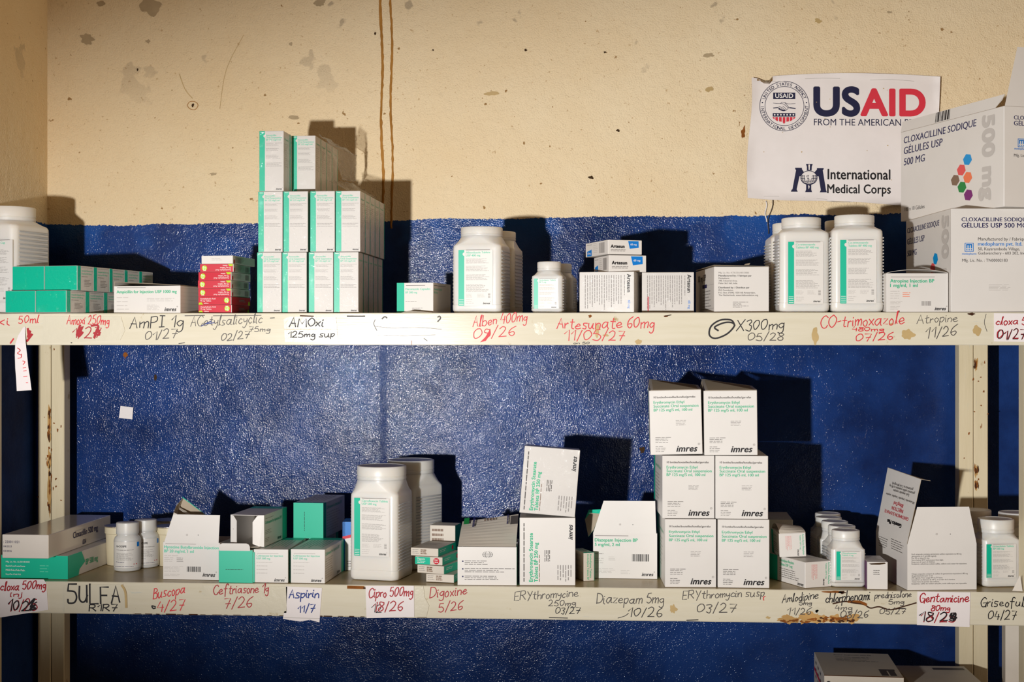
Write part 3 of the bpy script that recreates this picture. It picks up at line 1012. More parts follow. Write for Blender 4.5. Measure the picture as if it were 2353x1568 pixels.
# ------------------------------------------------------------------ the vinyl sign on the wall
def sign():
    Y = WALL - 0.006
    c = at(1938, 470, WALL)
    mb = MB(c)
    def q(a, b):
        # a, b in 0..1 across the sheet; corners as they hang
        tl, tr, br, bl = (1727, 178), (2161, 176), (2149, 474), (1716, 455)
        x = (1 - b) * ((1 - a) * tl[0] + a * tr[0]) + b * ((1 - a) * bl[0] + a * br[0])
        y = (1 - b) * ((1 - a) * tl[1] + a * tr[1]) + b * ((1 - a) * bl[1] + a * br[1])
        y -= 9 * math.sin(math.pi * a) * (1 - b)
        y += 2 * math.sin(a * 9) * b
        x += 3 * math.sin(b * 7) * (1 - a)
        e = min(a, 1 - a, b, 1 - b)
        lift = 0.006 * max(0, 1 - e / 0.03) * (0.5 + 0.5 * math.sin(a * 13 + b * 11))
        corner = math.hypot(a, b)
        lift += 0.012 * max(0, 1 - corner / 0.065)
        lift += 0.008 * max(0, 1 - math.hypot(a, 1 - b) / 0.1)
        return x, y, lift
    na, nb = 44, 30
    fr, bk = [], []
    for j in range(nb + 1):
        for i in range(na + 1):
            x, y, l = q(i / na, j / nb)
            if i < 5 and j < 3:      # the torn and folded corner
                cut = [(0, 0), (4, 2), (8, 6), (12, 16), (6, 18), (0, 8)][i] if i < 6 else (0, 0)
                if j == 0:
                    y += cut[1]
            p = at(x, y, Y - l)
            fr.append(p)
            bk.append(p + Vector((0, 0.0012, 0)))
    W = na + 1
    fs = []
    for j in range(nb):
        for i in range(na):
            k = j * W + i
            fs.append((k, k + W, k + W + 1, k + 1))
    mb.add(fr, fs, 'sign_vinyl', True)
    mb.add(bk, [f[::-1] for f in fs], 'sign_back', True)
    rim = [i for i in range(W)] + [W * j + na for j in range(1, nb + 1)] + [W * nb + i for i in range(na - 1, -1, -1)] + [W * j for j in range(nb - 1, 0, -1)]
    b = len(fr)
    mb.add(fr + bk, [(rim[i], rim[(i + 1) % len(rim)], b + rim[(i + 1) % len(rim)], b + rim[i]) for i in range(len(rim))], 'sign_back')
    # print: a face laid on the sheet in photo pixels of the sign (0..434, 0..290)
    o3, ux, vz = at(1723, 470, Y), at(2157, 470, Y) - at(1723, 470, Y), at(1723, 172, Y) - at(1723, 470, Y)
    ux = at(2157, 474, Y) - at(1723, 470, Y)
    F = Face(mb, o3, ux, Vector((0, 0, 1)), ux.length, vz.length, 0.00022)
    W_, H_ = 434.0, 298.0
    P = lambda x, y: ((x - 1723) / W_, (y - 172 - (x - 1723) * 0.004) / H_)
    T = lambda s, x, y, x1, mat, **k: F.text(s, *P(x, y), (x1 - x) / W_, mat, **k)
    T('US', 1873, 264, 1974, 'sign_navy', bold=0.037, sq=1.0)
    T('AID', 1981, 264, 2124, 'sign_red', bold=0.037)
    T('FROM THE AMERICAN PEOPLE', 1871, 288, 2145, 'sign_navy', bold=0.0, sq=1.12)
    T('International', 1903, 411, 2046, 'black_print', bold=0.022, sq=1.22)
    T('Medical Corps', 1902, 443, 2047, 'black_print', bold=0.022, sq=1.22)
    # round seal
    cx, cy = 1803, 244
    def circ(r, w, mat, k=2.0, n=64):
        for i in range(n):
            a, b2 = 6.28319 * i / n, 6.28319 * (i + 1) / n
            F.poly([P(cx + (r + s) * math.cos(t), cy + (r + s) * math.sin(t)) for s, t in ((-w / 2, a), (-w / 2, b2), (w / 2, b2), (w / 2, a))], mat, k)
    circ(57, 1.3, 'sign_navy')
    circ(45, 1.2, 'sign_navy')
    def arc_text(s, r, a0, a1, up, size):
        n = len(s)
        for i, ch in enumerate(s):
            if ch == ' ':
                continue
            t = R(a0 + (a1 - a0) * i / (n - 1))
            vs, fs, w = glyphs(ch, 0.0, 0)
            sc = size / 0.72
            px, py = cx + r * math.cos(t), cy - r * math.sin(t)
            phi = t - math.pi / 2 if up else t + math.pi / 2
            c_, s_ = math.cos(phi), math.sin(phi)
            out = []
            for gx, gy in vs:
                gx = (gx - w / 2) * sc
                gy = gy * sc
                x, y = px + gx * c_ - gy * s_, py - (gx * s_ + gy * c_)
                fx, fy = P(x, y)
                out.append(F.p(fx * F.W, fy * F.H, 2.2))
            mb.add(out, fs, 'sign_navy')
            mb.add([q_ + F.u * .0004 + F.n * .00002 for q_ in out], fs, 'sign_navy')
    arc_text('UNITED STATES AGENCY', 47.4, 158, 23, True, 7.2)
    arc_text('INTERNATIONAL DEVELOPMENT', 55.0, 182, 358, False, 7.2)
    for sx in (-1, 1):
        F.disc(*P(cx + sx * 51, cy - 8), 1.6 / H_, 'sign_navy', 2)
    F.poly([P(x, y) for x, y in ((1777, 213), (1828, 213), (1828, 228), (1777, 228))], 'sign_navy', 2)
    T('USAID', 1782, 225, 1823, 'white_print', bold=0.02, k=3)
    # clasped hands
    def pen(pts, w=0.9):
        pts = smooth_path(pts, 4)
        ribbon(mb, pts, w, lambda a, b: F.p(P(a, b)[0] * F.W, P(a, b)[1] * F.H, 2.4), 'sign_navy')
    for pts in ([(1777, 237), (1793, 238), (1797, 235), (1804, 236), (1812, 239), (1828, 238)], [(1777, 248), (1787, 247), (1792, 249), (1796, 254), (1803, 255), (1810, 251), (1814, 247), (1828, 249)], [(1793, 238), (1800, 239), (1808, 245), (1812, 249)],
                [(1799, 244), (1806, 250), (1807, 254)], [(1797, 247), (1804, 253)], [(1795, 249), (1801, 255)], [(1804, 237), (1810, 243), (1813, 247)], [(1790, 245), (1797, 247)]):
        pen(pts)
    pen([(1778, 248.5), (1788, 247.5)], 2.2)
    pen([(1815, 248), (1828, 249.5)], 2.2)
    pen([(1790, 250), (1796, 253), (1804, 254)], 2.6)
    # the shield
    F.poly([P(x, y) for x, y in ((1776, 260), (1828, 260), (1828, 268), (1776, 268))], 'sign_navy', 2)
    for i in range(7):
        F.disc(*P(1780.5 + i * 7.2, 264), 1.9 / H_, 'white_print', 3, 10)
    for i, (xa, xb, ya, yb) in enumerate(((1776, 1780, 271, 275), (1782, 1788, 276, 279), (1790.5, 1796.5, 279, 280), (1799, 1805, 280.5, 280.5), (1807.5, 1813.5, 280, 279), (1815.5, 1821.5, 279, 276), (1823.5, 1828, 275, 271))):
        pts = [(xa, 269), (xb, 269), (xb, yb), (xa, ya)]
        if i == 3:
            pts = [(xa, 269), (xb, 269), (xb, 281), ((xa + xb) / 2, 285), (xa, 281)]
        F.poly([P(x, y) for x, y in pts], 'sign_red', 2)
    # the pillared monogram with a globe
    K = lambda pts, k=2.0, m='sign_navy': F.poly([P(1800 + x * 0.119, 360 + y * 0.119) for x, y in pts], m, k)
    K([(232, 212), (365, 212), (365, 240), (405, 300), (345, 378), (318, 378), (262, 630), (283, 675), (150, 675), (165, 635), (180, 630), (250, 260), (235, 240)])
    K([(785, 218), (655, 218), (655, 245), (608, 300), (660, 378), (688, 378), (730, 640), (710, 684), (848, 684), (830, 640), (768, 260), (785, 240)])
    K([(442, 138), (575, 138), (555, 190), (552, 265), (460, 265), (460, 190)])
    K([(446, 530), (545, 530), (545, 630), (560, 682), (427, 682), (446, 630)])
    K([(500 + 165 * math.cos(t * .2618), 405 + 140 * math.sin(t * .2618)) for t in range(24)], 2.4)
    K([(500 + 150 * math.cos(t * .2618), 402 + 124 * math.sin(t * .2618)) for t in range(24)], 2.8, 'sign_vinyl')
    for i in range(6):
        y = 360 + i * 30
        hw = 150 * math.sqrt(max(0.02, 1 - ((y - 402) / 126.0) ** 2))
        K([(500 - hw, y - 5), (500 + hw, y - 5), (500 + hw, y + 5), (500 - hw, y + 5)], 3.2)
    for i in range(7):
        x0 = -0.9 + i * 0.3
        for j in range(6):
            ya, yb = 350 + j * 28, 378 + j * 28
            xa = 500 + 150 * x0 * math.sqrt(max(0.02, 1 - ((ya - 402) / 126.0) ** 2))
            xb = 500 + 150 * x0 * math.sqrt(max(0.02, 1 - ((yb - 402) / 126.0) ** 2))
            K([(xa - 5, ya), (xa + 5, ya), (xb + 5, yb), (xb - 5, yb)], 3.2)
    K([(415, 330), (480, 290), (495, 330), (450, 370), (470, 440), (440, 470), (420, 400)], 3.8, 'sign_vinyl')
    K([(510, 300), (570, 290), (610, 340), (560, 360), (545, 430), (520, 470), (495, 400)], 3.8, 'sign_vinyl')
    K([(490, 150), (520, 150), (515, 255), (495, 255)], 3, 'sign_vinyl')
    K([(485, 560), (500, 545), (515, 580), (495, 630)], 3, 'sign_vinyl')
    # dust and creases along the hems
    rn = random.Random(4)
    for x0, y0, x1 in ((1735, 452, 1790), (1790, 455, 1850), (1842, 458, 1900), (1900, 462, 1960), (1968, 464, 2040), (1760, 187, 1800), (1850, 181, 1930), (2000, 184, 2100)):
        scribble(mb, [(x0, y0), ((x0 + x1) / 2, y0 + rn.uniform(-2, 3)), (x1, y0 + rn.uniform(-1, 3))], Y - 0.0011, 'pale_grey_print', 1.1)
    for q in range(16):
        blot(mb, 1740 + rn.random() * 330, 180 + rn.random() * 270, rn.uniform(.6, 1.6), rn.uniform(.6, 1.6), Y - 0.0008, 'glue_stain', q, 10, .3)
    o = mb.build('aid_sign', None, c)
    tag(o, 'white vinyl aid organisation sign with navy and red lettering on the cream wall', 'sign')


sign()
mb = MB()
c = at(1774, 480, WALL)
mb.o = c
pts = [at(1760 + 2 * math.sin(i), 462 + i * 6, WALL - 0.003) for i in range(9)]
mb.rings([[(p.x + 0.0016 * math.cos(a), p.y + 0.0008 * math.sin(a), p.z) for a in (0, 1.57, 3.14, 4.71)] for p in pts], 'white_print')
mb.build('paint_run', back).location = c
mb = MB(c)
pts = [at(1775 + 3 * math.sin(i * .7) - i * 1.1, 455 + i * 7.5, WALL - 0.006) for i in range(12)]
mb.rings([[(p.x + 0.0009 * math.cos(a), p.y + 0.0009 * math.sin(a), p.z) for a in (0, 1.57, 3.14, 4.71)] for p in pts], 'thin_ink')
o = mb.build('hanging_thread', None, c)
tag(o, 'thin loose thread hanging below the lower left corner of the wall sign', 'thread')

# ------------------------------------------------------------------ cartons and jars
def ray(px):
    u = (px - 1176.5) / FPX
    return (u * CS - SN) / (u * SN + CS)


def dims(Lp, Rp, top, Y, rot, zb):
    c, s = math.cos(R(rot)), math.sin(R(rot))
    a, b = ray(Lp), ray(Rp)
    w = 2 * (b - a) * Y / (2 * c - (a + b) * s)
    X = a * Y - a * (w / 2) * s + (w / 2) * c
    h = at((Lp + Rp) / 2, top, Y).z - zb
    return X, w, h


def carton(name, label, Lp, Rp, top, Y, rot, d, zb, deco=None, mat='white_card', group=None, cat='box', w=None, h=None, tilt=(0, 0), bevel=0.0007, lift=0.0):
    """a closed carton standing on zb; Lp, Rp, top are where its front face is seen"""
    X, w0, h0 = dims(Lp, Rp, top, Y, rot, zb)
    w, h = w or w0, h or h0
    mb = MB()
    mb.box(-w / 2, w / 2, 0, d, 0, h, mat, bevel=bevel)
    if deco:
        deco(mb, w, d, h)
    o = mb.build(name, None, (X, Y, zb + lift))
    o.rotation_euler = (R(tilt[0]), R(tilt[1]), R(rot))
    tag(o, label, cat, group)
    return o


def logo(F, x, y, ln, mat='black_print'):
    F.text('imres', x, y, ln, mat, bold=0.03, shear=0.28, k=2.2)
    F.text('®', x + ln * 1.03, y - ln * .30 * F.W / F.H, ln * .11, 'grey_print', bold=0, k=2.2)


def rrect(hw, hd, r, z, n=12):
    out = []
    for q, (sx, sy) in enumerate(((1, -1), (1, 1), (-1, 1), (-1, -1))):
        for i in range(n):
            a = -math.pi / 2 + q * math.pi / 2 + (math.pi / 2) * i / (n - 1)
            out.append((sx * (hw - r) + r * math.cos(a), sy * (hd - r) + r * math.sin(a), z))
    return out


def circle(r, z, n=12):
    out = []
    for q in range(4):
        for i in range(n):
            a = -math.pi / 2 + q * math.pi / 2 + (math.pi / 2) * (i * 0.98 / (n - 1) + 0.01)
            out.append((r * math.cos(a), r * math.sin(a), z))
    return out


def jar(name, label, loc, rz, w, d, hb, rn, hn, rc, ch, deco=None, lab=None, group=None, ribs=18, rib_z=(0.2, 0.86), rp=0.0017, cap_round=0.002, plastic='white_plastic', tall_neck=0.0, cat='jar'):
    """a square shouldered plastic jar: hb body height, rn neck radius, hn neck top, rc cap radius, ch cap height"""
    t = thing(name, label, cat, loc, R(rz), group)
    mb = MB()
    hw, hd = w / 2, d / 2
    r = min(hw, hd) * 0.26
    sh = hn - ch
    rg = [rrect(hw - .008, hd - .008, r, 0), rrect(hw - .003, hd - .003, r, .0012), rrect(hw - .0006, hd - .0006, r, .005), rrect(hw, hd, r, .011),
          rrect(hw, hd, r, hb * .115), rrect(hw - .0008, hd - .0008, r, hb * .12), rrect(hw - .0008, hd - .0008, r, hb * .94), rrect(hw - .0012, hd - .0012, r, hb * .975), rrect(hw - .004, hd - .003, r, hb)]
    for k in range(1, 7):
        f = k / 6.0
        a, b = rrect(hw - .004, hd - .003, r, 0), circle(rn, 0)
        g = f ** 0.8
        z = hb + (sh - tall_neck - hb) * f
        rg.append([(p[0] * (1 - g) + q[0] * g, p[1] * (1 - g) + q[1] * g, z) for p, q in zip(a, b)])
    rg.append(circle(rn, sh + 0.002))
    mb.rings(rg, plastic)
    n = ribs
    for side in (-1, 1):
        for i in range(n):
            z = hb * rib_z[0] + hb * (rib_z[1] - rib_z[0]) * i / max(1, n - 1)
            x = side * (hw - .0012)
            dz = hb * (rib_z[1] - rib_z[0]) / n * 0.27
            mb.box(min(x, x + side * rp), max(x, x + side * rp), -hd + r * .95, hd - r * .95, z - dz, z + dz, plastic, bevel=min(.0009, dz * .6))
    mb.build('jar_body', t, sharp=40)
    mb = MB()
    z0 = sh
    mb.lathe([(rc - .001, z0), (rc, z0 + .001), (rc, z0 + ch * .22), (rc - .0007, z0 + ch * .25), (rc - .0007, z0 + ch * .29), (rc, z0 + ch * .32), (rc, hn - cap_round), (rc - cap_round * .5, hn - cap_round * .25), (rc - cap_round * 1.3, hn),
              (rc - cap_round * 2.2, hn), (rc - cap_round * 2.6, hn - .0008), (rc * .3, hn - .001)], 'cap_plastic', 56)
    mb.build('cap', t, sharp=35)
    if lab:
        x0, x1, y0, y1 = lab          # fractions of the body front, from the top left
        mb = MB()
        F0 = dict(W=w * (x1 - x0), H=hb * (y1 - y0))
        ox, oz = -hw + w * x0, hb * (1 - y1)
        mb.box(ox, ox + F0['W'], -hd - .0003, -hd + .0016, oz, oz + F0['H'], 'label_paper')
        F = Face(mb, (ox, -hd - .0003, oz), (1, 0, 0), (0, 0, 1), F0['W'], F0['H'])
        deco(F)
        mb.build('label', t)
    return t


def jar_label(title, sub, seed=1, stripe=0.17, size=.085):
    def f(F):
        F.rect(0, 0, stripe, 1, 'green_print')
        F.disc(stripe, .075, .03, 'label_paper', 1.5)
        F.rect(stripe + .05, .0, .92, .006, 'black_print')
        step = size * F.W / F.H * 1.02
        F.text(title, stripe + .05, .022 + step * .78, 0, 'pale_green_text', bold=.012, size=size)
        F.text(sub, stripe + .05, .022 + step * 1.75, 0, 'pale_green_text', bold=.012, size=size)
        for i, (a, b, n) in enumerate(((max(.13, .05 + 2 * step), .25, 6), (.29, .39, 6), (.445, .55, 6), (.62, .76, 8))):
            F.lines(stripe + .05, a, .92, b, n, 'grey_print', .3, seed=seed + i)
        F.lines(stripe + .05, .79, .45, .86, 4, 'pale_grey_print', .4, seed=seed + 5)
        F.lines(.55, .79, .8, .86, 4, 'pale_grey_print', .4, seed=seed + 6)
        F.bars(.86, .78, .93, .86, 9, 'grey_print', True)
        F.lines(stripe + .05, .89, .45, .98, 3, 'pale_grey_print', .3, seed=seed + 7)
        for k in range(4):
            F.rect(.02, .885 + k * .03, .9 * stripe, .892 + k * .03, 'white_print', 1.6)
        logo(F, .72, .975, .2)
    return f



# ================================================================== UPPER SHELF
jar('medicine_jar', 'big white square jar behind the green wrapped blocks, cut off by the picture edge', (*(at(22, 700, 2.955).xy), TOP + E), -14, .122, .128, .186, .053, .226, .0535, .03,
    jar_label('Amoxicillin Cap', 'BP', 2), (.3, .96, .18, .86), ribs=14, rib_z=(.3, .92))

# --- two shrink-wrapped blocks of green ended cartons
def green_unit(w, d, h):
    mb = MB()
    mb.box(-w / 2, w / 2, 0, d, 0, h, 'wrapped_white_card', bevel=.0007)
    F = face_of(mb, 'front', w, d, h)
    F.rect(.012, .015, .988, .985, 'wrapped_green_card')
    for side in ('right', 'left'):
        F = face_of(mb, side, w, d, h)
        F.rect(.0, .015, .2, .985, 'wrapped_green_card')
        F.text('Amoxicillin Tablets for Oral', .25, .22, .68, 'pale_green_text')
        F.text('Suspension USP 250 mg', .25, .34, .6, 'pale_green_text')
        F.rect(.25, .06, .9, .075, 'grey_print')
        F.lines(.42, .56, .86, .86, 5, 'grey_print', seed=4)
        F.lines(.25, .42, .7, .47, 1, 'grey_print', seed=5)
    F = face_of(mb, 'top', w, d, h)
    F.rect(0, .8, 1, 1, 'wrapped_green_card')
    F.lines(.1, .1, .9, .7, 6, 'pale_grey_print', seed=6)
    return mb


def green_block(Lp, Rp, top, Y, rot, zb, deep, words, lng):
    X, w, h = dims(Lp, Rp, top, Y, rot, zb)
    u = w / 2 - .0008
    proto = None
    c, s = math.cos(R(rot)), math.sin(R(rot))
    for j in range(deep):
        for i in (0, 1):
            ox, oy = (i - .5) * (u + .0008), j * (lng + .0008)
            loc = (X + ox * c - oy * s, Y + ox * s + oy * c, zb)
            if proto is None:
                proto = green_unit(u, lng, h).build('medicine_box', None)
                o = proto
            else:
                o = proto.copy()
                COL.objects.link(o)
            o.location = loc
            o.rotation_euler = (0, 0, R(rot))
            row = ('first', 'second', 'third', 'fourth', 'fifth')[j]
            if j == 0:
                lab = f'green box end of the {words} wrapped block, on the side towards the ' + ('big jar', 'white lidded carton')[i]
            elif i == 1:
                lab = f'green striped box in the side row of the {words} wrapped block, {row} from front'
            else:
                lab = f'box hidden inside the {words} wrapped block of green ended boxes'
            tag(o, lab, 'box', f'wrapped green ended boxes, {words} block')
    return zb + h


z1 = green_block(12, 153, 668, 2.826, -11, TOP + E, 4, 'lower', .070)
green_block(28, 178, 611.5, 2.846, -11, z1 + E, 5, 'upper', .061)

# --- white carton with a sprung lid
def ampi():
    Lp, Rp, top, Y, rot, d = 261.5, 414.5, 656, 2.872, -7, .19
    X, w, h = dims(Lp, Rp, top, Y, rot, TOP)
    t = thing('medicine_box', 'flat white carton with green print and a sprung lid beside the red boxes', 'box', (X, Y, TOP), R(rot))
    mb = MB()
    mb.box(-w / 2, w / 2, 0, d, 0, h - .001, 'white_card', bevel=.0006)
    F = face_of(mb, 'front', w, d, h)
    F.rect(.05, .075, .48, .085, 'black_print')
    F.text('Ampicillin for Injection USP 1000 mg', .045, .28, .9, 'green_text', bold=.02)
    for y in (.42, .57, .71, .84):
        F.lines(.045, y, .24, y + .06, 1, 'pale_grey_print', .5, 0.2, seed=int(y * 50))
    F.lines(.5, .47, .97, .6, 3, 'pale_grey_print', .4, seed=3)
    F.lines(.5, .7, .7, .92, 5, 'pale_grey_print', .4, seed=7)
    logo(F, .765, .93, .175)
    F = face_of(mb, 'right', w, d, h)
    for k in range(6):
        F.rect(.0, .1 + k * .14, 1, .105 + k * .14, 'pale_grey_print')
    mb.build('carton_body', t)
    mb = MB()
    mb.plate([(-w / 2 + .002, .0, h + .008), (w / 2, -.001, h + .0003), (w / 2, d, h + .0003), (-w / 2, d, h + .004)], .0007, 'white_card', 'grey_board')
    mb.plate([(-w / 2, .004, h - .008), (-w / 2 + .002, .0, h + .008), (-w / 2, d, h + .004), (-w / 2, d, h - .008)][::-1], .0007, 'white_card', 'grey_board')
    mb.build('lid', t)


ampi()

# --- seven flat boxes, six red and one white
def tablet_box(w, d, h, up, red_side, white=False):
    mb = MB()
    mb.box(-w / 2, w / 2, 0, d, 0, h, 'white_card', bevel=.0005)
    F = face_of(mb, 'front', w, d, h)
    if white:
        F.lines(.32, .32, .66, .68, 2, 'pale_grey_print', .4, seed=2)
    else:
        F.rect(.0, .0, .985, 1, 'red_card')
        if up:
            F.text('Acetylsalicylic Acid', .06, .33, .46, 'white_print')
            F.text('75 mg Tablets', .06, .6, .33, 'white_print')
            F.text('tablets', .17, .88, .14, 'white_print')
            F.disc(.86, .45, .34, 'lime_print', 1.5)
            F.text('75', .81, .44, .09, 'white_print')
            F.text('mg', .81, .66, .1, 'white_print')
            F.poly([(.01, .98), (.02, .74), (.1, .7), (.14, .98)], 'lime_print', 1.5)
        else:
            F.text('Acetylsalicylic Acid', .93, .67, .46, 'white_print', rot=180)
            F.text('75 mg Tablets', .93, .4, .33, 'white_print', rot=180)
            F.text('tablets', .82, .12, .14, 'white_print', rot=180)
            F.disc(.13, .5, .34, 'lime_print', 1.5)
            F.text('75', .18, .55, .09, 'white_print', rot=180)
            F.text('mg', .18, .33, .1, 'white_print', rot=180)
            F.poly([(.98, .02), (.97, .26), (.88, .3), (.84, .02)], 'lime_print', 1.5)
    F = face_of(mb, 'right', w, d, h)
    if red_side:
        F.rect(0, 0, 1, 1, 'red_card')
        F.lines(.4, .35, .75, .7, 2, 'grey_print', .4, seed=5)
        F.poly([(.88, .98), (.9, .5), (.96, .5), (.98, .98)], 'lime_print', 1.5)
    else:
        F.bars(.7 if not white else .1, .18, .9 if not white else .36, .86, 14, 'grey_print')
        F.lines(.08, .2, .5, .8, 4, 'pale_grey_print', .4, seed=5)
        F.poly([(.03, .5), (.08, .45), (.08, .95), (.03, .95)], 'red_card')
    return mb


z = TOP + E
protos = {}
for i, (Lp, Rp, top, kind, off) in enumerate(((454, 535, 699.5, 'up', 0), (454, 533.5, 680, 'up', 0), (454, 533.5, 661, 'down', .002), (452.5, 534, 641, 'down', -.001), (453, 535, 622, 'down', .001), (457.5, 539, 604, 'down', .003), (461, 537, 584, 'white', .002))):
    Y = 2.886 + off
    X, w, h = dims(Lp, Rp, top, Y, -6 + i * .4, z)
    if kind not in protos:
        h = .0163 if kind != 'white' else .0168
        protos[kind] = (tablet_box(.0715 if kind != 'white' else .068, .108 if kind != 'white' else .13, h, kind == 'up', kind == 'up', kind == 'white').build('tablet_box'), h)
        o = protos[kind][0]
    else:
        o = protos[kind][0].copy()
        COL.objects.link(o)
    o.location = (X, Y, z)
    o.rotation_euler = (0, 0, R(-6 + (1.2, -.4, 0, 1.1, -.8, 2, 0)[i]))
    z += protos[kind][1] + .0006
    pos = ('red tablet box at the bottom of the red stack, its print upright', 'second red tablet box from the bottom of the red stack, its print upright', 'third red tablet box from the bottom of the stack, its print upside down',
           'fourth red tablet box from the bottom of the stack, its print upside down', 'second red tablet box from the top of the stack, its print upside down', 'topmost red tablet box, its print upside down, right under the white one',
           'flat white tablet box lying on top of the stack of red boxes')[i]
    tag(o, pos, 'box', 'flat tablet boxes in the red stack' if kind != 'white' else None)

# --- the tall wall of oral suspension cartons
def susp_unit(w, d, h):
    mb = MB()
    mb.box(-w / 2, w / 2, 0, d, 0, h, 'wrapped_white_card', bevel=.0007)
    F = face_of(mb, 'front', w, d, h)
    F.rect(.0, .004, .225, .996, 'wrapped_green_card')
    F.disc(.225, .085, .024, 'wrapped_white_card', 1.5)
    F.rect(.05, .02, .2, .028, 'white_print', 1.6)
    F.text('Amoxicillin', .27, .085, .42, 'pale_green_text')
    F.text('Oral Suspension', .27, .122, .66, 'pale_green_text')
    F.text('BP 125 mg/5 ml', .27, .16, .6, 'pale_green_text')
    for i, (a, b, n) in enumerate(((.2, .25, 3), (.29, .34, 3), (.40, .47, 4), (.53, .60, 3))):
        F.lines(.27, a, .95, b, n, 'grey_print', .28, seed=20 + i)
    logo(F, .69, .975, .24)
    F = face_of(mb, 'right', w, d, h)
    F.rect(.9, 0, 1, 1, 'wrapped_green_card')
    F.lines(.1, .2, .7, .6, 12, 'pale_grey_print', .3, seed=8)
    F.text('Oral Suspension', .1, .14, .6, 'pale_green_text')
    F = face_of(mb, 'left', w, d, h)
    F.rect(0, .0, 1, 1, 'wrapped_green_card')
    return mb


WX = [590.5, 647.5, 709, 766.5, 824.5]
sw, sh_, sd = .0508, .1245, .0555
proto = susp_unit(sw, sd, sh_).build('suspension_box')
used = [False]


def susp(x, y, z, rz, lab):
    if not used[0]:
        o, used[0] = proto, True
    else:
        o = proto.copy()
        COL.objects.link(o)
    o.location = (x, y, z)
    o.rotation_euler = (0, 0, R(rz))
    tag(o, lab, 'box', 'tall green striped cartons in the wrapped wall')


colw = ('first', 'second', 'third', 'fourth')
deepw = ('front', 'second', 'third', 'fourth', 'rear')
Ys = 2.888
for row, (xs, py0) in enumerate(((WX, 717), ([593, 650, 712, 770.5, 829], 577))):
    zr = TOP + E + row * (sh_ + .0008)
    for cidx in range(4):
        pc = (xs[cidx] + xs[cidx + 1]) / 2
        if cidx == 1:
            pc -= 1.5
        X = ray(pc) * Ys
        for j in range(5):
            rw = ('bottom', 'middle')[row]
            if j == 0:
                lab = f'tall carton facing out in the {rw} row of the wall, {colw[cidx]} from red stack'
            elif cidx == 3:
                lab = f'tall carton in the {rw} row of the wrapped wall, {deepw[j]} along the filmed side'
            else:
                lab = 'tall carton hidden inside the wrapped wall of green striped cartons'
            yy = j * (sd + .0008)
            susp(X + yy * .02, Ys + yy, zr, -1.2, lab)
zr = TOP + E + 2 * (sh_ + .0008)
X = ray(624) * 2.892
for j in range(2):
    susp(X + j * .0011, 2.892 + j * (sd + .0008), zr, -1.5, ('tall carton in the top row of the wrapped wall, standing furthest forward', 'tall carton close behind the forward one in the top row of the wrapped wall')[j])
X = ray(697.5) * 2.962
for j in range(4):
    susp(X + j * .0012, 2.962 + j * (sd + .0008), zr, -1.0, 'tall carton in the top row of the wrapped wall, set back under torn film' if j == 0 else f'tall carton in the top row of the wrapped wall, {deepw[j]} along the filmed side')

# loose clear film torn open over the wall of cartons
def crumple(pts, nu, nv, amp, seed):
    rn = random.Random(seed)
    a, b, c, d = [Vector(p) for p in pts]
    n = (b - a).cross(d - a).normalized()
    out = []
    for j in range(nv + 1):
        for i in range(nu + 1):
            u, v = i / nu, j / nv
            p = a * (1 - u) * (1 - v) + b * u * (1 - v) + c * u * v + d * (1 - u) * v
            e = min(1, 6 * min(u, 1 - u, v, 1 - v) + .25)
            out.append(p + n * amp * e * (math.sin(u * 9 + v * 5 + seed) * .6 + rn.uniform(-.5, .5)))
    fs = [(j * (nu + 1) + i, j * (nu + 1) + i + 1, (j + 1) * (nu + 1) + i + 1, (j + 1) * (nu + 1) + i) for j in range(nv) for i in range(nu)]
    return out, fs


z2 = TOP + 2 * (sh_ + .0008)
z3 = z2 + sh_ + .002
fx = ray(728) * 2.962 + .003
mb = MB((fx, 3.0, z2))
for pts, sd_ in (([(fx + .002, 2.958, z3 - .001), (fx + .012, 3.20, z3 + .003), (fx + .040, 3.19, z3 - .015), (fx + .016, 2.975, z3 - .012)], 1),
                 ([(fx + .016, 2.975, z3 - .012), (fx + .040, 3.19, z3 - .015), (fx + .035, 3.20, z2 + .055), (fx + .030, 3.08, z2 + .045)], 2),
                 ([(fx + .012, 3.00, z2 + .034), (fx + .032, 3.20, z2 + .05), (fx + .092, 3.15, z2 + .012), (fx + .075, 2.93, z2 + .002)], 3)):
    v, f = crumple(pts, 14, 10, .004, sd_)
    mb.add(v, f, 'clear_plastic_film', True)
    # twisted free edge of the film
    for e in ((0, 1), (1, 2), (2, 3)):
        a, b = Vector(pts[e[0]]), Vector(pts[e[1]])
        rg = []
        for k in range(13):
            p = a.lerp(b, k / 12) + Vector((math.sin(k * 1.7 + sd_) * .0016, 0, math.cos(k * 2.1) * .0016))
            rr = .0007 + .0004 * math.sin(k * 2.3)
            rg.append([(p.x + rr * math.cos(t), p.y, p.z + rr * math.sin(t)) for t in (0, 1.57, 3.14, 4.71)])
        mb.rings(rg, 'clear_plastic_film')
o = mb.build('plastic_wrap', None, (fx, 3.0, z2))
tag(o, 'torn clear plastic wrap hanging loose over the top of the tall carton wall', 'plastic wrap')

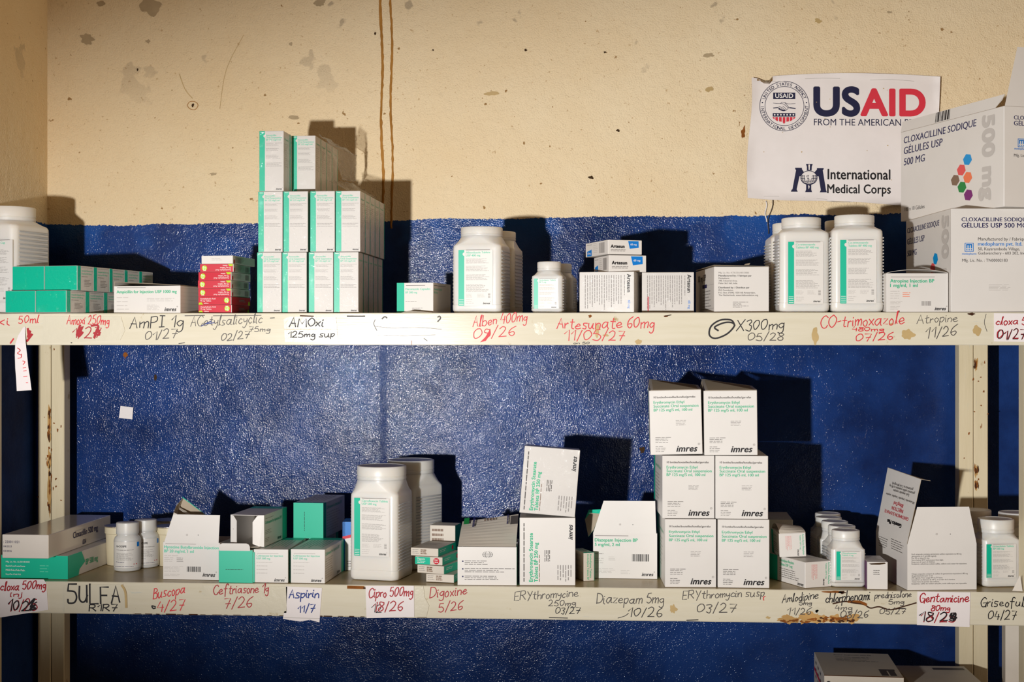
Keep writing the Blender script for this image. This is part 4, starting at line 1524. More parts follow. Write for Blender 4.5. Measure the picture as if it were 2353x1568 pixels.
# --- small green striped carton right of the wall
def fluco(mb, w, d, h):
    F = face_of(mb, 'front', w, d, h)
    F.rect(0, 0, .205, 1, 'green_print')
    F.rect(.25, .085, .78, .097, 'black_print')
    F.text('Fluconazole Capsules', .24, .24, .68, 'pale_green_text')
    F.text('BP 200 mg', .24, .35, .32, 'pale_green_text')
    F.lines(.24, .61, .55, .64, 1, 'grey_print', .5)
    F.lines(.42, .83, .72, .95, 4, 'grey_print', .4, seed=2)
    F = face_of(mb, 'right', w, d, h)
    F.rect(.05, .085, .7, .097, 'black_print')
    F.text('Fluconazole Capsules', .05, .24, .42, 'pale_green_text')
    F.text('BP 200 mg', .05, .35, .2, 'pale_green_text')
    F = face_of(mb, 'left', w, d, h)
    F.rect(0, 0, 1, 1, 'green_print')


carton('medicine_box', 'small white carton with a green stripe standing alone beside the large jars', 912, 995.5, 650, 2.90, -11, .12, TOP, fluco)
mb = MB()
c = at(960, 718, LIP + .006)
mb.o = c
for pts in ([(925, 716), (948, 709), (975, 712), (990, 716)],):
    q = [at(x, y, LIP + .014) for x, y in pts]
    q[0], q[-1] = at(925, 718.5, LIP + .006), at(992, 718.5, LIP + .006)
    mb.plate([at(922, 718.6, LIP + .0055), at(994, 718.4, LIP + .0055), at(970, 716, LIP + .012), at(942, 714, LIP + .014)], .0006, 'old_white_card', 'grey_board')
o = mb.build('paper_scrap', None, c)
tag(o, 'torn scrap of cream paper lying at the foot of the small green striped carton', 'paper')

# --- big and small jars in the middle of the upper shelf
m = mpp(1105, 2.93)
jar('medicine_jar', 'large white jar with green label between the striped carton and the small jars', (ray(1107) * 2.945, 2.945, TOP), -9, .104, .098, .141, .0425, .178, .0435, .0195,
    jar_label('Albendazole Tablets', 'USP 400 mg', 3), (.145, .84, .085, .895), 'large ribbed jars at the middle of the upper shelf', 17, (.06, .9))
jar('medicine_jar', 'large white jar mostly hidden behind its labelled twin beside the striped carton', (ray(1139) * 3.068, 3.068, TOP), -9, .104, .098, .141, .0425, .178, .0435, .0195,
    jar_label('Albendazole Tablets', 'USP 400 mg', 4), (.145, .84, .085, .895), 'large ribbed jars at the middle of the upper shelf', 17, (.06, .9))
jar('medicine_jar', 'small white jar with green label between the large jars and the wrapped cartons', (ray(1262) * 2.92, 2.92, TOP), -7, .0655, .062, .0765, .0235, .105, .0245, .019,
    jar_label('Albendazole Tablets BP', '', 5) if False else jar_label('Amlodipine Tablets', 'BP 5 mg', 5), (.1, .86, .09, .89), 'small ribbed jars at the middle of the upper shelf', 12, (.08, .88))
jar('medicine_jar', 'small white jar peeping out behind its labelled twin on the upper shelf', (ray(1287) * 3.0, 3.0, TOP), -7, .0655, .062, .0765, .0235, .105, .0245, .019,
    jar_label('Amlodipine Tablets', 'BP 5 mg', 6), (.1, .86, .09, .89), 'small ribbed jars at the middle of the upper shelf', 12, (.08, .88))

# --- wrapped blocks with two small cartons on top
def sideways(mat='wrapped_white_card', red=False):
    def f(mb, w, d, h):
        F = face_of(mb, 'front', w, d, h)
        F.text('Artesun', .875, .06, .44, 'black_print', rot=-90, bold=.03)
        F.lines(.82, .08, .85, .6, 1, 'grey_print', .4, turned=True)
        F.lines(.1, .08, .80, .97, 16, 'grey_print', .3, .3, turned=True, seed=3)
        F.text('60 mg', .89, .7, .2, 'blue_print', rot=-90)
        if red:
            F.rect(.11, .6, .13, .95, 'red_print', 1.8)
        F = face_of(mb, 'right', w, d, h)
        for k in range(4):
            F.rect(.22 + k * .2, 0, .23 + k * .2, 1, 'grey_print')
        F = face_of(mb, 'top', w, d, h)
        F.lines(.1, .1, .9, .9, 8, 'pale_grey_print')
    return f


b1 = carton('medicine_carton', 'white plastic wrapped carton block with glare, under two small cartons with blue corners', 1331.5, 1457, 625, 2.884, -10, .10, TOP, sideways(), 'wrapped_white_card')
zt = TOP + at(1394, 625, 2.878).z - TOP
carton('medicine_carton', 'white plastic wrapped carton block in half shade with nothing on top of it', 1475, 1594.5, 626, 2.915, -1.5, .16, TOP, sideways(red=True), 'wrapped_white_card')


def artesun(mb, w, d, h):
    F = face_of(mb, 'front', w, d, h)
    F.text('Artesun', .08, .55, .4, 'black_print', bold=.04)
    F.lines(.08, .66, .54, .84, 2, 'grey_print', .5, .1)
    F.poly([(.59, .06), (.9, .06), (.905, .52), (.64, .6)], 'blue_print')
    F.text('60 mg', .66, .36, .18, 'white_print')
    F = face_of(mb, 'left', w, d, h)
    F.bars(.62, .12, .86, .86, 16, 'grey_print')
    F.poly([(.07, .62), (.28, .5), (.28, .97), (.07, .97)], 'blue_print')
    F.text('60 mg', .1, .84, .14, 'white_print')
    F.lines(.06, .14, .3, .22, 1, 'grey_print', .5)
    F.lines(.36, .1, .56, .85, 6, 'pale_grey_print', .3)


zt = at(1394, 625, 2.878).z
o = carton('medicine_carton', 'small white carton with a blue corner, the lower of two on the wrapped block', 1399, 1485, 587, 2.905, 17, .105, zt + .001, artesun)
z5 = at(1442, 587, 2.905).z
carton('medicine_carton', 'small white carton with a blue corner on top of its twin', 1397, 1475, 552, 2.905, 22, .125, z5 + .002, artesun)


def oxbox(mb, w, d, h):
    F = face_of(mb, 'front', w, d, h)
    F.text('Mfg. Lic. No.: KTK/25A/401/2000', .08, .15, .55, 'grey_print', bold=0)
    F.text('Manufactured by: / Fabrique par', .08, .215, .6, 'black_print', bold=.01)
    F.text('Medopharm,', .08, .27, .2, 'thin_ink', bold=0)
    F.text('34B, Industrial Area,', .08, .325, .34, 'thin_ink', bold=0)
    F.text('Malur 563 160, India', .08, .38, .34, 'thin_ink', bold=0)
    F.text('Distributed by: / Distribue par', .08, .475, .56, 'black_print', bold=.01)
    F.text('IDA Foundation,', .08, .53, .27, 'thin_ink', bold=0)
    F.text('P.O. Box 37098, 1030 AB Amsterdam,', .08, .585, .67, 'thin_ink', bold=0)
    F.text('The Netherlands, www.idafoundation.org', .08, .64, .72, 'thin_ink', bold=0)
    F.lines(.34, .77, .63, .91, 5, 'grey_print', .4, .5, seed=2)
    F = face_of(mb, 'left', w, d, h)
    F.text('300 mg USP', .12, .26, .45, 'black_print', bold=.01, sq=.9)
    F.rect(.38, .35, .62, .43, 'navy_print')
    F.rect(.3, .375, .98, .38, 'grey_print')
    F.lines(.4, .5, .85, .97, 7, 'grey_print', .3, seed=4)
    F.rect(.3, .9, .98, .905, 'grey_print')


def ox():
    Lp, Rp, top, Y, rot, d = 1641, 1767, 613, 2.888, 5.5, .23
    X, w, h = dims(Lp, Rp, top, Y, rot, TOP)
    t = thing('medicine_box', 'white carton with printed addresses on its front, beside the ribbed jars', 'box', (X, Y, TOP), R(rot))
    mb = MB()
    mb.box(-w / 2, w / 2, 0, d, 0, h, 'white_card', bevel=.0007)
    oxbox(mb, w, d, h)
    mb.build('carton_body', t)
    mb = MB()
    mb.plate([(-w / 2, .003, h + .0035), (w / 2, .001, h + .001), (w / 2, d, h + .001), (-w / 2, d, h + .004)], .0007, 'white_card', 'grey_board')
    mb.plate([(w * .05, .0, h + .004), (w * .14, -.001, h + .004), (w * .16, .002, h + .0075), (w * .08, .003, h + .006)], .0006, 'grey_board')
    mb.build('lid', t)


ox()

# --- four ribbed jars
for px, Y, rz, words in ((1841, 2.925, 1, 'tall ribbed jar with green label, beside the carton of printed addresses'), (1963, 2.918, -2, 'tall ribbed jar with green label, beside the low carton with a bulging lid'),
                         (1818, 3.06, 3, 'tall ribbed jar mostly hidden behind the one beside the printed addresses'), (1939, 3.045, -2, 'tall ribbed jar mostly hidden behind the one beside the bulging lid')):
    k = 1.0 if px < 1900 else 1.02
    jar('medicine_jar', 'white ' + words, (ray(px) * Y, Y, TOP), rz, .1 * k, .098, .162 * k, .0385, .192 * k, .0395, .022,
        jar_label('Co-trimoxazole', 'Tablets BP 480 mg', int(px)), (.165, .86, .13, .895), 'tall ribbed jars at the right of the upper shelf', 22, (.1, .9), rp=.0034)

# --- carton with a bulging lid
def atropine():
    Lp, Rp, top, Y, rot, d = 2037, 2179, 628, 2.862, 3.5, .05
    X, w, h = dims(Lp, Rp, top, Y, rot, TOP)
    t = thing('medicine_box', 'low white carton with green print and a bulging lid, in front of the big cartons', 'box', (X, Y, TOP), R(rot))
    mb = MB()
    mb.box(-w / 2, w / 2, 0, d, 0, h, 'white_card', bevel=.0007)
    F = face_of(mb, 'front', w, d, h)
    F.rect(.07, .09, .78, .105, 'grey_print')
    F.text('Atropine Injection BP', .06, .24, .71, 'green_text', bold=.02)
    F.text('1 mg/ml, 1 ml', .06, .36, .44, 'green_text', bold=.02)
    for i, y in enumerate((.46, .52, .58, .64)):
        F.lines(.06, y, .21, y + .03, 1, 'pale_grey_print', .5, 0.1, seed=i)
    F.lines(.26, .5, .4, .64, 3, 'hexagon_orange', .3, .2)
    F.lines(.06, .72, .3, .82, 3, 'pale_grey_print', .4)
    F.lines(.06, .85, .25, .96, 3, 'pale_grey_print', .4)
    F.bars(.56, .72, .72, .84, 12, 'grey_print')
    logo(F, .78, .955, .18)
    mb.build('carton_body', t)
    mb = MB()
    n = 14
    top_, bot = [], []
    for j in (0, 1):
        for i in range(n + 1):
            a = i / n
            zz = h + .0006 + .0072 * math.sin(math.pi * a) ** .8
            top_.append((-w / 2 + w * a, d * j, zz))
    vs = top_ + [(x, y, zz - .0006) for x, y, zz in top_]
    k = 2 * (n + 1)
    fs = []
    for i in range(n):
        fs += [(i, i + 1, n + 2 + i, n + 1 + i), (k + i + 1, k + i, k + n + 1 + i, k + n + 2 + i), (i + 1, i, k + i, k + i + 1)]
    mb.add(vs, fs, 'white_card')
    mb.build('lid', t)


atropine()

# --- the two big cartons at the right end
HEX = (('hexagon_blue', .674, .46), ('hexagon_red', .616, .555), ('hexagon_orange', .676, .645), ('hexagon_brown', .558, .65), ('hexagon_green', .622, .735), ('hexagon_purple', .682, .827))


def big_side(F, full=True):
    F.text('CLOXACILLINE SODIQUE', .035, .135, .722, 'navy_print', bold=.01, shear=.1, sq=.88)
    F.text('GÉLULES USP', .035, .255, .4, 'navy_print', bold=.01, shear=.1, sq=.88)
    F.text('500 MG', .035, .38, .222, 'navy_print', bold=.01, shear=.1, sq=.88)
    F.text('500 mg', .815, .06, .84, 'pale_grey_print', rot=-90, bold=.05)
    for mat, x, y in HEX:
        r = .062
        asp = F.H / F.W
        F.poly([(x + 1.28 * r * asp * math.cos(R(60 * i + 12)), y + r * math.sin(R(60 * i + 12))) for i in range(6)], mat, 1.2)
    F.text('100 x 10 Gélules', .044, .89, .21, 'thin_ink', bold=0, sq=1.0)


def maker_mark(F, x, y, s):
    """blue square mark with an arched m over two dots; s is its height in metres"""
    P = lambda a, b: (x + a * s / F.W, y + b * s / F.H)
    B = lambda a0, b0, a1, b1: F.poly([P(a0, b0), P(a1, b0), P(a1, b1), P(a0, b1)], 'blue_print', 1.4)
    B(0, 0, 1, .07), B(0, .93, 1, 1), B(0, 0, .07, 1), B(.93, 0, 1, 1)
    B(.17, .18, .30, .62), B(.44, .18, .56, .62), B(.70, .18, .83, .62), B(.17, .14, .83, .27)
    for k in range(3):
        B(.18 + k * .26, .72, .30 + k * .26, .84)


def big_low():
    Y, rot, d = 2.866, 5, .30
    c, s = math.cos(R(rot)), math.sin(R(rot))
    w = .225
    x0 = ray(2186) * (Y - w / 2 * s)
    h = at(2186, 479, Y - w / 2 * s).z - TOP
    mb = MB()
    mb.box(-w / 2, w / 2, 0, d, 0, h, 'white_card', bevel=.001)
    F = face_of(mb, 'front', w, d, h)
    F.text('CLOXACILLINE SODIQUE', .09, .125, .60, 'navy_print', bold=.015, sq=.95)
    F.text('GÉLULES USP 500 MG', .09, .185, .575, 'navy_print', bold=.015, sq=.95)
    F.text('Manufactured by / Fabriqué par', .235, .31, .5, 'thin_ink', bold=0)
    F.text('medopharm pvt. ltd.', .235, .36, .39, 'blue_print', bold=.012)
    F.text('50, Kayarambedu Village,', .235, .405, .37, 'thin_ink', bold=0)
    F.text('Guduvanchery - 603 202, India', .235, .445, .44, 'thin_ink', bold=0)
    maker_mark(F, .118, .333, .0175)
    F.text('medopharm', .095, .448, .125, 'blue_print', bold=.01)
    F.text('Mfg. Lic. No. : TN00002183', .095, .515, .4, 'thin_ink', bold=0)
    F.lines(.33, .735, .52, .8, 5, 'pale_grey_print', .4, .2)
    big_side(face_of(mb, 'left', w, d, h))
    t = thing('large_carton', 'large white capsule carton standing on the upper shelf, under its twin', 'box', (x0 + w / 2 * c, Y, TOP), R(rot))
    mb.build('carton_body', t)
    mb = MB()
    mb.plate([(-w / 2 + .002, .004, h + .0008), (w / 2, .004, h + .0008), (w / 2, d, h + .0012), (-w / 2 + .002, d, h + .0012)], .0007, 'white_card', 'grey_board')
    mb.build('lid', t)
    return TOP + h + .0016


def big_high(zb):
    rot, d, w = 20.3, .37, .225
    c, s = math.cos(R(rot)), math.sin(R(rot))
    yc = 2.842
    Y = yc + w / 2 * s
    xc = ray(2307) * yc
    h = at(2303, 243, yc).z - zb
    t = thing('large_carton', 'large white capsule carton with raised flaps and coloured hexagons, stacked on its twin', 'box', (xc + w / 2 * c, Y, zb), R(rot))
    mb = MB()
    mb.box(-w / 2, w / 2, 0, d, 0, h, 'white_card', bevel=.001)
    big_side(face_of(mb, 'left', w, d, h))
    F = face_of(mb, 'front', w, d, h)
    F.text('CLOXACILLINE SODIQUE', .1, .13, .60, 'navy_print', bold=.012, sq=.95)
    F.text('GÉLULES USP 500 MG', .1, .19, .575, 'navy_print', bold=.012, sq=.95)
    maker_mark(F, .14, .32, .0165)
    F.text('medopharm', .105, .43, .13, 'blue_print', bold=.01)
    F.text('Mfg. Lic. No. : TN00002183', .1, .5, .4, 'thin_ink', bold=0)
    mb.build('carton_body', t)
    # side flap with the bar code, standing up
    mb = MB()
    fh = .023
    pts = [(-w / 2, d, h), (-w / 2, .028, h), (-w / 2, .006, h + .012), (-w / 2 + .002, .0, h + fh), (-w / 2 + .003, d - .002, h + fh)]
    mb.plate(pts, .0008, 'white_card', 'grey_board')
    F = Face(mb, (-w / 2, d, h + .0006), (0, -1, 0), (.003, 0, fh), d, fh, .0005)
    F.bars(.36, .04, .5, .96, 12, 'black_print')
    mb.build('side_flap', t)
    # tall front flap
    mb = MB()
    mb.plate([(-w / 2 + .002, -.0004, h), (w / 2 - .002, -.0004, h), (w / 2 - .034, .004, h + .118), (-w / 2 + .034, .004, h + .118)], .0008, 'white_card')
    mb.build('front_flap', t)


zb = big_low()
big_high(zb)

# ================================================================== MIDDLE SHELF
def tube(mb, w, d, h, mat, inner='grey_board', t=0.0009, floor=True, top=False, front=True, back=True):
    """an open carton: walls of card with real thickness"""
    def two(x0, x1, y0, y1, z0, z1, ax, sgn):
        mb.box(x0, x1, y0, y1, z0, z1, mat)
    if front:
        two(-w / 2, w / 2, 0, t, 0, h, 1, -1)
    if back:
        two(-w / 2, w / 2, d - t, d, 0, h, 1, 1)
    two(-w / 2, -w / 2 + t, t, d - t, 0, h, 0, -1)
    two(w / 2 - t, w / 2, t, d - t, 0, h, 0, 1)
    if floor:
        two(-w / 2 + t, w / 2 - t, t, d - t, 0, t, 2, -1)
    if top:
        two(-w / 2 + t, w / 2 - t, t, d - t, h - t, h, 2, 1)


# --- two flat cartons at the left end
def crushed():
    Lp, Rp, Y, d = 3, 156, 2.884, .26
    X, w, h = dims(Lp, Rp, 1277, Y, -3, LOW)
    mb = MB()
    mb.box(-w / 2, w / 2, 0, d, 0, h, 'white_card', bevel=.001)
    F = face_of(mb, 'front', w, d, h)
    F.rect(0, 0, 1, 1, 'green_print')
    F.text('Mfg. Lic. No. LL/20/18/0002', .07, .32, .36, 'white_print')
    F.text('Batch/Lot/Lote/Lote', .07, .51, .29, 'white_print')
    F.text('Mfd./Fab./Fab./Fab.', .07, .69, .29, 'white_print')
    F.text('Exp./Per./Cad./Val.', .07, .86, .23, 'white_print')
    F.lines(.58, .42, .72, .8, 3, 'pale_green_text', .3, .1)
    F = face_of(mb, 'right', w, d, h)
    F.poly([(0, 0), (.26, 0), (.33, .5), (.22, .75), (.2, 1), (0, 1)], 'green_print')
    F.text('BP 500 mg', .34, .66, .24, 'green_text', bold=.02, sq=1.2)
    o = mb.build('medicine_box', None, (X, Y, LOW))
    o.rotation_euler = (0, 0, R(-3))
    tag(o, 'flat carton with a green end squashed under a larger flat white carton', 'box')
    return LOW + h


zg = crushed()


def flat_white(mb, w, d, h):
    F = face_of(mb, 'front', w, d, h)
    F.text(': 220011021', .03, .36, .34, 'navy_print', bold=0)
    F.text('04/2023', .03, .54, .18, 'navy_print', bold=0)
    F.text('03/2026', .03, .74, .18, 'navy_print', bold=0)
    F = face_of(mb, 'right', w, d, h)
    F.text('Cloxacillin 500 mg', .37, .5, .40, 'navy_print', bold=.02, sq=1.05)
    F.lines(.4, .2, .72, .26, 1, 'pale_grey_print', .5)
    F.text('IDA', .52, .9, .055, 'navy_print', bold=.03, shear=.3, sq=1.25)
    F.lines(.5, .56, .62, .6, 1, 'pale_grey_print', .5)


X, w, h = dims(3.5, 110, 1231, 2.835, -1.8, zg)
mb = MB()
mb.box(-w / 2, w / 2, 0, .335, 0, h, 'glossy_white_card', bevel=.001)
flat_white(mb, w, .335, h)
o = mb.build('medicine_box', None, (X, 2.838, zg + .001))
o.rotation_euler = (0, 0, R(-1.8))
tag(o, 'large flat white carton lying on a crushed green ended one', 'box')


# --- round pill bottles and foil lidded pots
class Round(Face):
    """a label wrapped round a bottle of radius r"""
    def __init__(self, mb, r, z0, z1, span, turn=0.0):
        self.mb, self.r, self.z0, self.turn = mb, r, z0, turn
        self.W, self.H, self.eps = r * span, z1 - z0, .0002
        self.O = Vector((0, 0, 0))

    def p(self, a, b, k=1.0):
        t = -math.pi / 2 + self.turn + (a - self.W / 2) / self.r
        q = self.r + self.eps * k
        return Vector((q * math.cos(t), q * math.sin(t), self.z0 + self.H - b))


def pill_bottle(label, px, Y, rz):
    t = thing('pill_bottle', label, 'bottle', (ray(px) * Y, Y, LOW), R(rz), 'white round pill bottles on the middle shelf')
    r, rc = .0285, .0235
    mb = MB()
    mb.lathe([(r - .006, 0), (r - .002, .001), (r, .004), (r, .066), (r - .002, .0715), (r - .006, .0755), (rc - .0015, .078), (rc - .0015, .084)], 'white_plastic')
    mb.build('bottle_body', t, sharp=50)
    mb = MB()
    n = 72
    rg = []
    for z, k in ((.0785, 0), (.079, 1), (.0815, 1), (.082, 1), (.1, 1), (.1025, .0), (.1035, -2)):
        rg.append([((rc + (0.0004 * (1 if (i % 2 and k == 1) else 0)) + (.001 * k if k < 0 else 0)) * math.cos(6.28319 * i / n), (rc + (0.0004 * (1 if (i % 2 and k == 1) else 0)) + (.001 * k if k < 0 else 0)) * math.sin(6.28319 * i / n), z) for i in range(n)])
    mb.rings(rg, 'cap_plastic')
    mb.build('cap', t, sharp=45)
    mb = MB()
    n = 40
    span = 4.6
    fr = [(math.cos(-math.pi / 2 - span / 2 + span * i / n), math.sin(-math.pi / 2 - span / 2 + span * i / n)) for i in range(n + 1)]
    rr = r + .0003
    vs = [(c * rr, s * rr, .008) for c, s in fr] + [(c * rr, s * rr, .064) for c, s in fr]
    mb.add(vs, [(i, i + 1, n + 2 + i, n + 1 + i) for i in range(n)], 'label_paper', True)
    F = Round(mb, rr, .008, .064, 2.4)
    F.text('G-COSPE', .22, .2, .34, 'black_print', bold=.03)
    F.lines(.22, .3, .8, .36, 1, 'grey_print', .35)
    F.lines(.22, .42, .8, .72, 8, 'grey_print', .35, seed=4)
    F.lines(.2, .76, .5, .8, 1, 'navy_print', .4)
    F.lines(.16, .93, .8, .97, 1, 'navy_print', .4)
    F.rect(.78, .84, .9, .87, 'red_print')
    F.rect(.9, .02, 1.0, .2, 'blue_print')
    mb.build('label', t)


pill_bottle('white round pill bottle in front of the foil lidded pots, further forward of two', 293, 3.005, 6)
pill_bottle('white round pill bottle in front of the foil lidded pots, further back of two', 335, 3.055, 18)


def pot(label, px, Y, k=1.0):
    t = thing('medicine_pot', label, 'pot', (ray(px) * Y, Y, LOW), 0, 'cream pots with foil lids on the middle shelf')
    mb = MB()
    r = .031 * k
    mb.lathe([(r * .82, 0), (r * .85, .002), (r * .93, .06 * k), (r * .94, .068 * k), (r * 1.0, .07 * k), (r * 1.0, .083 * k), (r * .95, .084 * k)], 'cream_plastic')
    mb.build('pot_body', t, sharp=40)
    mb = MB()
    mb.lathe([(r * .98, .0842 * k), (r * 1.06, .0846 * k), (r * 1.05, .086 * k), (r * .7, .0868 * k), (r * .3, .086 * k)], 'foil')
    mb.build('foil_lid', t, sharp=40)


pot('cream pot with foil lid between the flat cartons and the pill bottles', 274, 3.085, 1.0)
pot('cream pot with foil lid half hidden behind the open carton, the nearer one', 391, 3.085, 1.0)
pot('cream pot with foil lid half hidden behind the open carton, the rear one', 388, 3.19, 1.0)


# --- open carton with its front flap up
def open_carton(label, Lp, Rp, fold, Y, rot, d, flap, deco, back_flap=None, fin=None):
    X, w, h = dims(Lp, Rp, fold, Y, rot, LOW)
    t = thing('open_carton', label, 'box', (X, Y, LOW), R(rot))
    mb = MB()
    tube(mb, w, d, h, 'white_card')
    deco(mb, w, d, h)
    mb.build('carton_body', t)
    mb = MB()
    (a, b), (c, e), up = flap
    mb.plate([(-w / 2 + a * w, -.0004, h), (-w / 2 + b * w, -.0004, h), (-w / 2 + e * w, .003, h + up), (-w / 2 + c * w, .003, h + up)], .0008, 'white_card')
    for x, z, r, m in ((.42, .27, .0022, 'pale_grey_print'), (.62, .27, .0008, 'black_print')):
        mb.poly([(-w / 2 + x * w + r * math.cos(6.28 * i / 10), -.0011 + .003 * z + .0, h + up * z + r * math.sin(6.28 * i / 10)) for i in range(10)], m)
    mb.build('front_flap', t)
    if fin:
        fin(t, w, d, h)
    return t


def hyo_deco(mb, w, d, h):
    F = face_of(mb, 'front', w, d, h)
    F.rect(.04, .04, .58, .052, 'grey_print')
    F.text('Hyoscine Butylbromide Injection', .02, .17, .96, 'pale_green_text', bold=.02)
    F.text('BP 20 mg/ml, 1 ml', .02, .28, .52, 'pale_green_text', bold=.02)
    F.lines(.02, .36, .28, .39, 1, 'pale_grey_print', .5)
    F.lines(.02, .42, .2, .56, 3, 'pale_grey_print', .3, .2)
    F.lines(.24, .42, .36, .56, 3, 'grey_print', .3, .1)
    F.lines(.02, .65, .4, .82, 5, 'pale_grey_print', .3)
    F.lines(.02, .86, .36, .94, 2, 'pale_grey_print', .35)
    F.bars(.42, .65, .66, .79, 20, 'black_print')
    logo(F, .7, .91, .22)
    F = face_of(mb, 'right', w, d, h)
    F.rect(.7, 0, 1, 1, 'green_print')


def local(t, p):
    """world point in the space of a thing"""
    M = Matrix.Translation(t.location) @ t.rotation_euler.to_matrix().to_4x4()
    return M.inverted() @ p


def hyo_fin(t, w, d, h):
    # torn lid rising behind, its grey inside to the camera, green along the edge
    P = lambda x, y, Y: local(t, at(x, y, Y))
    mb = MB()
    mb.plate([P(384, 1246, 2.985), P(503, 1246, 2.985), P(476, 1186, 2.99), P(420, 1145, 2.995), P(408, 1170, 2.99)], .0009, 'grey_board', 'green_print')
    mb.plate([P(478, 1188, 2.989), P(476, 1186, 2.989), P(420, 1145, 2.994), P(419, 1142, 2.994)][::-1], .0006, 'green_print')
    mb.build('lid', t)
    mb = MB()
    mb.plate([P(384, 1246, 2.905), P(386, 1246, 2.98), P(408, 1170, 2.985), P(419, 1146, 2.99), P(404, 1164, 2.96), P(399, 1178, 2.93), P(408, 1182, 2.925)][::-1], .0008, 'old_white_card', 'grey_board')
    mb.plate([P(409, 1168, 2.975), P(412, 1166, 2.98), P(444, 1186, 2.96), P(436, 1187, 2.955)][::-1], .0008, 'old_white_card', 'white_card')
    mb.build('side_flap', t)


open_carton('white carton with flap up and green injection print, beside the round pill bottles', 375, 505, 1247, 2.892, -4, .1, ((.02, .98), (.17, .995), .057), hyo_deco, None, hyo_fin)


# --- the pile of green and white injection cartons
def cef_front(F):
    F.rect(.09, .125, .72, .135, 'grey_print')
    F.text('Ceftriaxone for Injection', .08, .22, .77, 'pale_green_text')
    F.text('USP 500 mg', .08, .305, .4, 'pale_green_text')
    F.lines(.08, .38, .56, .41, 1, 'pale_grey_print', .5)
    for y in (.49, .6, .705):
        F.lines(.08, y, .4, y + .035, 1, 'pale_grey_print', .5, .1)
    logo(F, .6, .96, .3)


def cef_deco(kind):
    def f(mb, w, d, h):
        F = face_of(mb, 'front', w, d, h)
        if kind == 'white':
            cef_front(F)
        else:
            F.rect(0, 0, 1, 1, 'green_print')
            F.lines(.36, .25, .42, .8, 1, 'black_print', .25, .2, turned=True) if kind == 'green2' else F.lines(.2, .59, .72, .62, 1, 'black_print', .4, .02)
        for side in ('right', 'left'):
            F = face_of(mb, side, w, d, h)
            if kind == 'green2':
                F.rect(0, 0, .12, 1, 'green_print')
                F.text('Ceftriaxone for Injection USP', .15, .2, .7, 'pale_green_text')
                F.lines(.15, .3, .85, .9, 8, 'pale_grey_print', .3, seed=3)
            else:
                F.rect(.82, 0, 1, 1, 'green_print')
                F.text('Ceftriaxone for Injection USP', .03, .2, .7, 'pale_green_text')
                F.lines(.03, .3, .4, .92, 9, 'pale_grey_print', .3, seed=3)
                logo(F, .6, .95, .14)
        F = face_of(mb, 'top', w, d, h)
        if kind == 'green2':
            F.rect(0, .9, 1, 1, 'green_print')
            F.lines(.1, .1, .9, .8, 6, 'grey_print', .25, seed=8, turned=True)
        else:
            F.rect(0, .0, 1, .2, 'green_print')
            F.lines(.15, .25, .9, .95, 8, 'pale_green_text', .2, seed=8, turned=True)
    return f


cz = LOW
ce = carton('injection_box', 'white ended injection carton beside the green end with the tuck flap', 583, 662, 1263, 2.866, 0, .17, LOW, cef_deco('white'))
carton('injection_box', 'white ended injection carton in the front row, beside the big jars', 668, 746.5, 1263, 2.866, -3, .17, LOW, cef_deco('white'))
zc = at(700, 1263, 2.866).z


def green_flap():
    Lp, Rp, top, Y, d = 503, 580.5, 1265, 2.862, .17
    X, w, h = dims(Lp, Rp, top, Y, 0, LOW)
    t = thing('injection_box', 'injection carton with a green end and a white tuck flap standing up', 'box', (X, Y, LOW), R(0))
    mb = MB()
    mb.box(-w / 2, w / 2, 0, d, 0, h, 'white_card', bevel=.0007)
    cef_deco('green')(mb, w, d, h)
    mb.box(w / 2 + .0002, w / 2 + .0036, .0015, .0025, .0005, h - .004, 'green_print')
    mb.build('carton_body', t)
    mb = MB()
    fh = .0145
    pts = [(-w / 2 + .001, -.0006, h)]
    x0, x1 = -w / 2 + .001, w / 2 - .005
    pts = [(x0, -.001, h - .001), (x1, -.001, h - .001), (x1, -.003, h + fh - .007), (x1 - .002, -.0035, h + fh - .0025), (x1 - .007, -.004, h + fh), (x0 + .007, -.004, h + fh), (x0 + .002, -.0035, h + fh - .0025), (x0, -.003, h + fh - .007)]
    mb.plate(pts, .0007, 'white_card')
    mb.build('tuck_flap', t)


green_flap()


